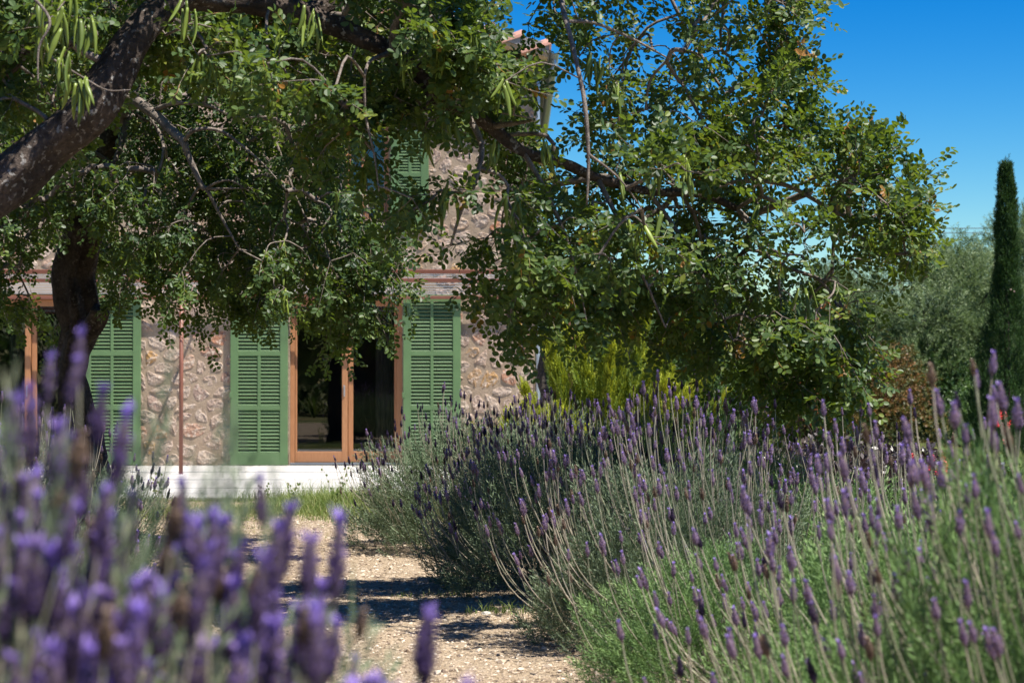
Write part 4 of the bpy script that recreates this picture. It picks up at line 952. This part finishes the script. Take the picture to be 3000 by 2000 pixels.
LAV = [  # px of centre, distance, radius, height, stems, mix fresh/mid/dark/dry, fresh foliage, label
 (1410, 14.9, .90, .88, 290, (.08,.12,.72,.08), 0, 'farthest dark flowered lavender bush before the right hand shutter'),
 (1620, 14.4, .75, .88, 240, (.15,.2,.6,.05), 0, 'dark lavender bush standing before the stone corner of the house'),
 (1690, 12.0, .86, .82, 260, (.45,.3,.15,.1), 0, 'grey green lavender bush with sprawling stems over the path, second in the row'),
 (2020, 12.2, .80, .98, 290, (.6,.25,.1,.05), 1, 'tall upright violet lavender bush below the drooping carob foliage'),
 (1990, 9.4, .66, .84, 220, (.5,.32,.04,.14), 0, 'broad lavender bush leaning over the path edge in the middle of the row'),
 (2430, 10.6, .85, .70, 240, (.55,.3,.1,.05), 1, 'lavender bush between the middle bush and the purple leaved shrub'),
 (2150, 8.1, .58, .54, 70, (.45,.38,.04,.13), 1, 'low spreading lavender bush rooted at the lower edge of the gravel'),
 (2790, 6.8, .76, .78, 170, (.45,.38,.04,.13), 1, 'bright green lavender bush at the lower right below the red salvia'),
 (2650, 5.4, .55, .60, 80, (.45,.38,.04,.13), 1, 'slightly blurred lavender bush in the bottom right corner'),
 (3330, 4.6, .66, 1.1, 110, (.5,.36,.04,.1), 1, 'tall blurred lavender bush cut off by the right edge of the picture'),
]
for i, (px, d_, rd, h, ns, mx, fr, lb) in enumerate(LAV):
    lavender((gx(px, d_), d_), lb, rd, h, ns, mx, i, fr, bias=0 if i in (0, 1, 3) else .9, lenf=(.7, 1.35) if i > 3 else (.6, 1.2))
lavender((gx(50, 12.2), 12.2), 'lavender bush at the foot of the gnarled carob trunk', .80, .80, 200, (.6, .2, .15, .05), 21, 0)
lavender((gx(-190, 8.4), 8.4), 'lavender bush behind the blurred foreground bush on the left', .80, .80, 170, (.5, .3, .12, .08), 22, 0)
lavender((gx(-150, 2.3), 2.35), 'strongly blurred purple lavender bush filling the lower left corner', .60, 1.08, 300, (.66, .12, .10, .12), 24, 0, fdir=.12, minel=.15, lenf=(.45, .95), hs=1.0, tight=True)
lavender((gx(330, 2.0), 2.05), 'blurred low lavender bush at the bottom edge left of the path', .44, .84, 300, (.66, .12, .10, .12), 25, 0, fdir=.25, minel=.2, lenf=(.5, 1.), hs=1.0, tight=True)

lavender((gx(-300, 2.0), 2.1), 'tallest blurred lavender spikes at the very left edge of the picture', .40, 1.07, 220, (.66, .12, .10, .12), 27, 0, fdir=.1, minel=.15, lenf=(.45, .9), hs=1.0, tight=True)

# ------------------------------------------------------------------ garden plants behind
def sprig(seed, nl, L, ll, lw, spread=50, q=False):
    r = np.random.RandomState(seed); V = []; T = []; tt = []; n = 0
    for i in range(nl):
        u = (i+.5)/nl; a = i*2.4+r.uniform(-.4, .4); out = math.radians(r.uniform(.5, 1.1)*spread); l = ll*r.uniform(.75, 1.2)
        b = np.array([0, u*L, 0]); d = np.array([math.cos(a)*math.sin(out), math.cos(out), math.sin(a)*math.sin(out)]); s = unit(np.cross(d, rdir(1, r)[0]))*lw/2
        V += [b, b+d*l*.5+s, b+d*l, b+d*l*.5-s]; T += [(n, n+1, n+2), (n, n+2, n+3)]; tt += [r.normal(0, .1)]*4; n += 4
    return np.array(V), [np.array(T)], np.array(tt)
def crown_cloud(seed, blobs, tm, nper, sc, updir=.6, shell=.5):
    """blobs: (x,y,z,rx,ry,rz) lobes of the crown, uneven in size; sprigs spread through them"""
    r = np.random.RandomState(seed); Ps = []; Ys = []; Ts = []
    tot = sum(b[3]*b[4]+b[4]*b[5]+b[3]*b[5] for b in blobs)
    for b in blobs:
        n = int(nper*(b[3]*b[4]+b[4]*b[5]+b[3]*b[5])/tot); d = rdir(n, r); q = (1-shell*r.uniform(0, 1, n)**1.3)[:, None]
        lump = 1+.16*np.sin(d[:, :1]*5+b[0]*9+seed)*np.sin(d[:, 2:]*6+b[1]*5)
        Ps.append(np.array(b[:3])+d*q*lump*np.array(b[3:6])); Ys.append(unit(d+np.array([0, 0, updir])+rdir(n, r)*.4)); Ts.append(np.clip(.4+r.normal(0, .15)*.8+r.normal(0, .13, n), 0, 1))
    P_ = np.vstack(Ps); n = len(P_)
    return bake(tm, P_, frames(np.vstack(Ys), rdir(n, r)), r.uniform(.7, 1.3, n)*sc, np.concatenate(Ts), r)
def lobes(seed, n, R0, H, z0, size):
    r = np.random.RandomState(seed); out = []
    for i in range(n):
        a = r.uniform(0, 6.28); q = math.sqrt(r.uniform(0, 1))*R0; s = size*r.uniform(.6, 1.25); h = r.uniform(0, 1)
        q *= math.sin(math.pi*(.22+.72*h))**.6; out.append((q*math.cos(a), q*math.sin(a), z0+h*H, s, s, s*.85))
    return out
OS = [sprig(s, 16, .22, .05, .014, 55) for s in range(5)]
BS = [sprig(s+30, 12, .16, .05, .028, 65) for s in range(5)]
def tree(name, label, cat, loc, blobs, tm, nper, sc, m, trunk=None, seed=0, group=None, updir=.6, shell=.5, me=None):
    root = tag(empty(name, loc), label, cat, group)
    if me is None:
        V, Fs, T = crown_cloud(seed, blobs, tm, nper, sc, updir, shell); me = mesh('crown', V, Fs, m, False, T)
    o = obj('crown', me, root); o['kind'] = 'stuff'
    r = np.random.RandomState(seed+1); h, rr = trunk or (.8, .05); mb = MB()
    mb.tube(catmull([(0, 0, -.04), (r.normal(0, .05), 0, h*.5), (r.normal(0, .08), r.normal(0, .08), h)], 5), np.linspace(rr*1.3, rr*.7, 11), 10, True, rough=.2, seed=seed)
    mb.build('trunk', M['bark_dark'], root, True)
    mb = MB()
    for k in range(6):
        a = k*1.05+r.uniform(-.3, .3); L = h*r.uniform(.8, 1.6); mb.tube(catmull([(0, 0, h*.75), (math.cos(a)*L*.3, math.sin(a)*L*.3, h*.8+L*.5), (math.cos(a)*L*.6, math.sin(a)*L*.6, h*.8+L)], 4), np.linspace(rr*.6, rr*.12, 9), 6, False)
    mb.build('branch', M['bark_dark'], root, True)
    return root, me
t1, om = tree('olive_tree', 'silvery green bushy olive tree left of the slender cypress', 'tree', (gx(2740, 39), 39, 0),
     lobes(3, 46, 1.15, 2.75, .45, .52)+[(.35, 0, 3.35, .35, .35, .45), (-.5, 0, 3.05, .4, .4, .4), (-1.0, 0, 2.0, .5, .5, .5)], OS, 15000, 1.0, M['olive'], (1.3, .12), 2, None, .8, .5)
t1.scale = (1.32, 1.32, 1.06)
for (px, d_, s, a, lb) in ((3060, 42, 1.3, 1.2, 'olive tree behind the cypress at the right edge'), (2480, 44, 1.0, 2.5, 'smaller olive tree glimpsed through the right end of the carob foliage'),
                           (2080, 40, .86, 4., 'grey green olive tree glimpsed behind the middle of the hanging carob foliage'), (1780, 36, .78, 5.2, 'olive tree glimpsed beyond the right corner of the house')):
    q, _ = tree('olive_tree', lb, 'tree', (gx(px, d_), d_, 0), None, None, 0, 0, None, (1.3, .12), int(px), None, me=om); q.scale = (s, s, s); q.rotation_euler = (0, 0, a)
# lower dark evergreens
def green_shrub(px, d_, w, h, seed, lb, m='shrub', tm=BS, n=2600, sc=1., name='shrub', cat='shrub'):
    return tree(name, lb, cat, (gx(px, d_), d_, 0), lobes(seed, 26, w*.62, h*.62, h*.2, w*.30), tm, n, sc, M[m], (h*.35, .04), seed, None, .5, .55)
green_shrub(2560, 34, 1.45, 1.9, 11, 'reddish brown leaved bush below the right tip of the carob', 'redshrub', n=2200)
green_shrub(2360, 33, 1.3, 1.95, 12, 'rust tinged pomegranate bush behind the lavender', 'redshrub', n=2200)
green_shrub(2160, 34, 1.5, 2.2, 13, 'green shrub with coppery leaves behind the tall lavender', 'redshrub', n=2400)
green_shrub(2800, 38, 2.0, 1.9, 14, 'dark green shrub at the foot of the olive tree', 'shrub', n=3000)
green_shrub(1680, 31, 1.6, 2.9, 15, 'mid green tree beside the downpipe corner of the house', 'shrub', n=4500, name='garden_tree', cat='tree')
green_shrub(1960, 30, 1.5, 2.5, 16, 'bright green tree behind the golden conifer', 'shrub', n=4000, name='garden_tree', cat='tree')
green_shrub(2910, 36, 1.3, 1.3, 17, 'low dark shrub around the base of the cypress', 'shrub', n=1800)
green_shrub(2330, 41, 2.2, 2.9, 18, 'broad dark green tree far behind the hanging carob tips', 'shrub', n=4000, name='garden_tree', cat='tree')
# shrub with rusty dead leaves hanging in the carob's right end
tree('dry_shrub', 'bush of rusty red dead leaves showing through the carob foliage', 'shrub', (gx(2405, 16), 16, 0), [(0, 0, 1.42, .10, .1, .24), (.08, 0, 1.7, .07, .07, .12), (-.05, 0, 1.1, .12, .1, .2)], [sprig(s+90, 9, .12, .05, .022, 70) for s in range(3)], 130, .8, M['rust'], (.9, .015), 61)
# dark multi-stem trunk beside the house corner
mb = MB(); root = tag(empty('garden_tree', (gx(1592, 22.5), 22.5, 0)), 'slender dark trunked tree just right of the white downpipe', 'tree')
mb.tube(catmull([(0, 0, -.02), (-.02, 0, .5), (.04, 0, .95), (-.03, 0, 1.3), (.06, 0, 1.75), (.15, 0, 2.2)], 5), np.linspace(.075, .035, 26), 10, True, rough=.3, seed=5); mb.build('trunk', M['bark_dark'], root, True)
V, Fs, T = crown_cloud(71, [(.2, 0, 2.2, .45, .4, .3), (.5, .1, 2.0, .35, .4, .3), (.1, .1, 2.5, .3, .3, .25)], BS, 700, 1., .3, .8); o = obj('crown', mesh('crown', V, Fs, M['shrub'], False, T), root); o['kind'] = 'stuff'
# golden conifers
def fan(seed):
    r = np.random.RandomState(seed); V = []; T = []; tt = []; n = 0
    for i in range(15):
        u = (i+.5)/15; s = 1 if i % 2 else -1; b = np.array([0, u*.13, 0]); L = .055*(1-.5*u); d = unit(np.array([s*.75, 1, r.normal(0, .25)])); w = np.array([0, 0, 1])*.004+np.array([-d[1], d[0], 0])*.0045
        V += [b, b+d*L*.5+w, b+d*L, b+d*L*.5-w]; T += [(n, n+1, n+2), (n, n+2, n+3)]; tt += [-.05, .1, .35+.1*u, .1]; n += 4
    return np.array(V), [np.array(T)], np.array(tt)
FAN = [fan(s) for s in range(5)]
def conifer(px, d_, w, h, seed, lb, n):
    r = np.random.RandomState(seed); root = tag(empty('golden_conifer', (gx(px, d_), d_, 0)), lb, 'conifer')
    tips = []; Ps = []; Ys = []; Ts = []
    for i in range(30):                    # upswept plumes
        a = r.uniform(0, 6.28); e = r.uniform(.35, 1.45); L = (w*math.cos(e)**.8+h*.92*math.sin(e)**1.5)*r.uniform(.75, 1.05); d = np.array([math.cos(a)*math.cos(e), math.sin(a)*math.cos(e), math.sin(e)])
        m_ = n//30; u = r.uniform(.25, 1, m_)**.7; c = d[None]*(u*L)[:, None]+np.array([0, 0, .12])+np.array([0, 0, 1])*(u**2*.16)[:, None]+r.normal(0, 1, (m_, 3))*(.07*(1.15-u))[:, None]
        Ps.append(c); Ys.append(unit(d*.8+np.array([0, 0, .7])+rdir(m_, r)*.45)); Ts.append(np.clip(.05+.55*u**2+r.normal(0, .08, m_), 0, .9))  # golden tint also has the lit tips and shaded interior painted in
    P_ = np.vstack(Ps); V, Fs, T = bake(FAN, P_, frames(np.vstack(Ys), rdir(len(P_), r)), r.uniform(.7, 1.2, len(P_)), np.concatenate(Ts), r)
    o = obj('crown', mesh('crown', V, Fs, M['thuja'], False, T), root); o['kind'] = 'stuff'
    mb = MB(); mb.tube([(0, 0, -.02), (0, 0, h*.6)], [.04, .02], 8); mb.build('trunk', M['bark_dark'], root, True)
conifer(1755, 19.5, .66, 1.72, 5, 'bright yellow green conifer right of the house corner', 5200)
conifer(1905, 20.5, .5, 1.6, 6, 'smaller golden conifer behind the tall lavender', 3600)
conifer(1560, 17.2, .5, .62, 7, 'low golden conifer peeking over the dark lavender', 2400)
# cypress
def cypress():
    r = np.random.RandomState(13); H = 4.55; d_ = 30; root = tag(empty('cypress_tree', (gx(2950, d_), d_, 0)), 'tall slender pointed cypress at the right edge against the sky', 'tree')
    n = 12500; z = .08+(H-.2)*r.uniform(0, 1, n)**1.1; u = z/H; prof = np.interp(u, [0, .12, .35, .52, .62, .8, .93, 1], [.50, .50, .36, .20, .145, .125, .085, .015])
    a = r.uniform(0, 6.28, n); lump = 1+.16*np.sin(a*3+z*7)+.13*np.sin(a*5-z*13); q = prof*lump*(1-.35*r.uniform(0, 1, n)**2)*(1+r.uniform(.1, .5, n)*(r.uniform(0, 1, n) < .07))
    P_ = np.stack([q*np.cos(a), q*np.sin(a), z], -1); Y = unit(np.stack([np.cos(a)*.35, np.sin(a)*.35, np.ones(n)], -1)+rdir(n, r)*.28)
    V, Fs, T = bake([sprig(s+50, 14, .085, .028, .008, 38) for s in range(5)], P_, frames(Y, rdir(n, r)), r.uniform(.7, 1.3, n), np.clip(.35+r.normal(0, .17, n), 0, 1), r)
    V2, F2, T2 = bake([sprig(s+50, 14, .085, .02, .006, 30) for s in range(3)], np.stack([r.normal(0, .02, 26), r.normal(0, .02, 26), np.linspace(H-.35, H-.02, 26)], -1), frames(unit(np.array([0, 0, 1.])+rdir(26, r)*.25), rdir(26, r)), np.full(26, 1.1), np.full(26, .45), r)
    F_ = [np.vstack([Fs[0], F2[0]+len(V)])]
    o = obj('crown', mesh('crown', np.vstack([V, V2]), F_, M['cypress'], False, np.concatenate([T, T2])), root); o['kind'] = 'stuff'
    mb = MB(); mb.tube([(0, 0, -.02), (0, 0, 2), (0, 0, H-.3)], [.06, .04, .008], 8); mb.build('trunk', M['bark_dark'], root, True)
    for (x, zz) in ((-.02, 2.36), (.03, 2.33)):
        mb = MB(); mb.add(IV*.017*(1+R.uniform(-.1, .1, (12, 1))), [IT]); o = mb.build('cone', M['cone'], root, True); o.location = (x, -.33, zz+.2)
cypress()
# purple-leaved shrub and red salvia in the bed behind the lavender
tree('purple_shrub', 'low shrub of dark glossy purple brown leaves behind the lavender row', 'shrub', (gx(2440, 13), 13.2, 0), lobes(22, 20, .75, .42, .28, .22), [sprig(s+70, 9, .10, .045, .024, 65) for s in range(4)], 2100, .9, M['purpleshrub'], (.3, .02), 22)
def salvia(px, d_, h, w, nf, seed, lb):
    r = np.random.RandomState(seed); root, _ = tree('red_salvia', lb, 'flower', (gx(px, d_), d_, 0), lobes(seed, 12, w, h*.55, h*.25, w*.35), BS, 420, .55, M['shrub'], (.2, .01), seed)
    for k in range(nf):
        a = r.uniform(0, 6.28); q = r.uniform(0, w); V, Fs, T = bake([sprig(s, 7, .04, .022, .011, 70) for s in range(2)], np.zeros((2, 3))+r.normal(0, .012, (2, 3)), frames(unit(np.array([0, 0, 1.])+rdir(2, r)*.4), rdir(2, r)), np.full(2, 1.), r.uniform(0, 1, 2), r)
        o = obj('flower', mesh('flower', V, Fs, M['redflower'], False, T), root); o.location = (q*math.cos(a), q*math.sin(a)*.6-.1, h*r.uniform(.85, 1.2))
salvia(2745, 12.5, .66, .26, 11, 31, 'red flowering salvia between the lavender and the lawn')
salvia(2925, 13., .84, .12, 5, 32, 'taller red flower spray near the foot of the cypress')
salvia(1640, 17., .62, .12, 0, 33, 'leafy flowerless sage beside the dark lavender')
# rock beside the trunk
def rock(px, d_, s, z, seed, lb):
    r = np.random.RandomState(seed); V = []; n = 10; m_ = 16
    for i in range(n+1):
        th = math.pi*i/n
        for j in range(m_):
            ph = 2*math.pi*j/m_; d = Vector((math.sin(th)*math.cos(ph), math.sin(th)*math.sin(ph), math.cos(th))); k = 1+.28*mnoise.noise(d*1.6+Vector((seed,)*3))+.1*mnoise.noise(d*5)
            V.append(tuple(d*k*s))
    V = np.array(V)*[1.2, .9, .75]; q = [(i*m_+j, (i+1)*m_+j, (i+1)*m_+(j+1) % m_, i*m_+(j+1) % m_) for i in range(n) for j in range(m_)]
    o = obj('rock', mesh('rock', V, [np.array(q)], M['rock'], False, np.full(len(V), .5))); o.location = (gx(px, d_), d_, z); tag(o, lb, 'rock')
rock(338, 21.5, .16, .2, 3, 'pale boulder right of the gnarled carob trunk'); rock(1910, 8.75, .028, .02, 6, 'grey stone lying at the edge of the gravel under the lavender')
rock(1425, 10.6, .022, .015, 8, 'small ochre stone on the shaded gravel')
# weeds in front of the terrace
def weed(px, d_, h, n, seed, lb):
    r = np.random.RandomState(seed); root = tag(empty('weed', (gx(px, d_), d_, 0)), lb, 'weed'); mb = MB()
    for k in range(n):
        a = r.uniform(0, 6.28); L = h*r.uniform(.5, 1.1); p = catmull([(0, 0, 0), (math.cos(a)*L*.12, math.sin(a)*L*.1, L*.5), (math.cos(a)*L*.3, math.sin(a)*L*.2, L)], 4); mb.tube(p, np.linspace(.0022, .001, len(p)), 4, False)
        for t in range(5):
            q = p[3+t % 5]+r.normal(0, .015, 3); mb.add([q, q+[.012, 0, .012], q+[0, .004, .03], q+[-.012, 0, .014]], [[(0, 1, 2, 3)]], r.uniform(.2, .9))
    mb.build('stems', M['grass'], root)
for i, (px, d_, h, n, lb) in enumerate(((985, 18.6, .5, 6, 'tall thin weed before the door threshold'), (860, 19.3, .35, 5, 'wispy weed at the terrace edge left of the door centre'), (1090, 18.3, .45, 7, 'dry grass seed stalks left of the far lavender bush'), (470, 18.8, .4, 5, 'weed at the terrace edge by the pergola post'), (775, 19.6, .25, 4, 'short weed against the white terrace'))):
    weed(px, d_, h, n, 80+i, lb)
# power line far away
pl = tag(empty('power_line', (14, 62, 0)), 'thin overhead power cables crossing the sky behind the cypress', 'power line')
for (dz, nm) in ((0, 0), (-.45, 1)):
    mb = MB(); pts = []
    for u in np.linspace(0, 1, 30): pts.append((-6+u*34, 62, HC+(1100-(628+dz*-30+u*48))*62/F+-.5*math.sin(u*math.pi)+.35)); 
    mb.tube(pts, .014, 5); hb(mb, 'cable', M['cable'], pl)
for x, zz in ((-6, 6.6), (28, 6.1)):
    mb = MB(); mb.tube([(x, 62, 0), (x, 62, zz+.3)], [.13, .09], 8); mb.box((x-.5, 61.95, zz-.7), (x+.5, 62.05, zz-.6)); hb(mb, 'pole', M['bark_dark'], pl)
# far hedge line and the trees behind the photographer (seen in the door glass)
V, Fs, T = crown_cloud(91, [(x, 52+3*math.sin(x*.7), .9+.5*math.sin(x*1.3), 2.2, 2, 1.5+.5*math.sin(x*2.1)) for x in np.arange(-4, 34, 2.2)], BS, 9000, 3.2, .5, .4)
tag(obj('far_hedge', mesh('far_hedge', V, Fs, M['shrub'], False, T)), 'far band of dark green trees closing the garden behind', 'wood', kind='stuff')
V, Fs, T = crown_cloud(93, [(x, -17+1.5*math.sin(x*.9), 2.2+.8*math.sin(x*1.7), 2.4, 2, 2.6+.8*math.sin(x*2.3)) for x in np.arange(-26, 16, 2.3)], BS, 9000, 4., .5, .4)
tag(obj('rear_trees', mesh('rear_trees', V, Fs, M['shrub'], False, T)), 'band of garden trees behind the viewpoint, mirrored in the windows', 'wood', kind='stuff')
for i, (x, y, s) in enumerate(((-9, -9, 2.2), (-3, -12, 1.9), (4, -11, 2.1))):
    q, _ = tree('olive_tree', ('olive tree behind the viewpoint, left, mirrored in the door glass', 'olive tree behind the viewpoint, centre, mirrored in the door glass', 'olive tree behind the viewpoint, right, mirrored in the door glass')[i], 'tree', (x, y, 0), None, None, 0, 0, None, (1.3, .12), 200+i, None, me=om); q.scale = (s, s, s*.9); q.rotation_euler = (0, 0, i*2)
for i, (x, y, lb) in enumerate(((-5.75, -4.2, 'spiky yucca behind the viewpoint, mirrored left in the door glass'), (-5.15, -4.0, 'spiky yucca behind the viewpoint, mirrored right in the door glass'))):
    n = 60; V, Fs, T = strips(n, np.zeros(n), np.zeros(n), np.zeros(n)+.05, np.full(n, .75), np.full(n, .035), R.uniform(.5, .98, n), 95+i, .25)
    root = tag(empty('yucca', (x, y, 0)), lb, 'yucca'); obj('leaves', mesh('leaves', V, Fs, M['grass'], False, T), root)['kind'] = 'stuff'
print('objects', len(bpy.data.objects), 'tris', sum(len(m.loops)-2*len(m.polygons) for m in bpy.data.meshes))
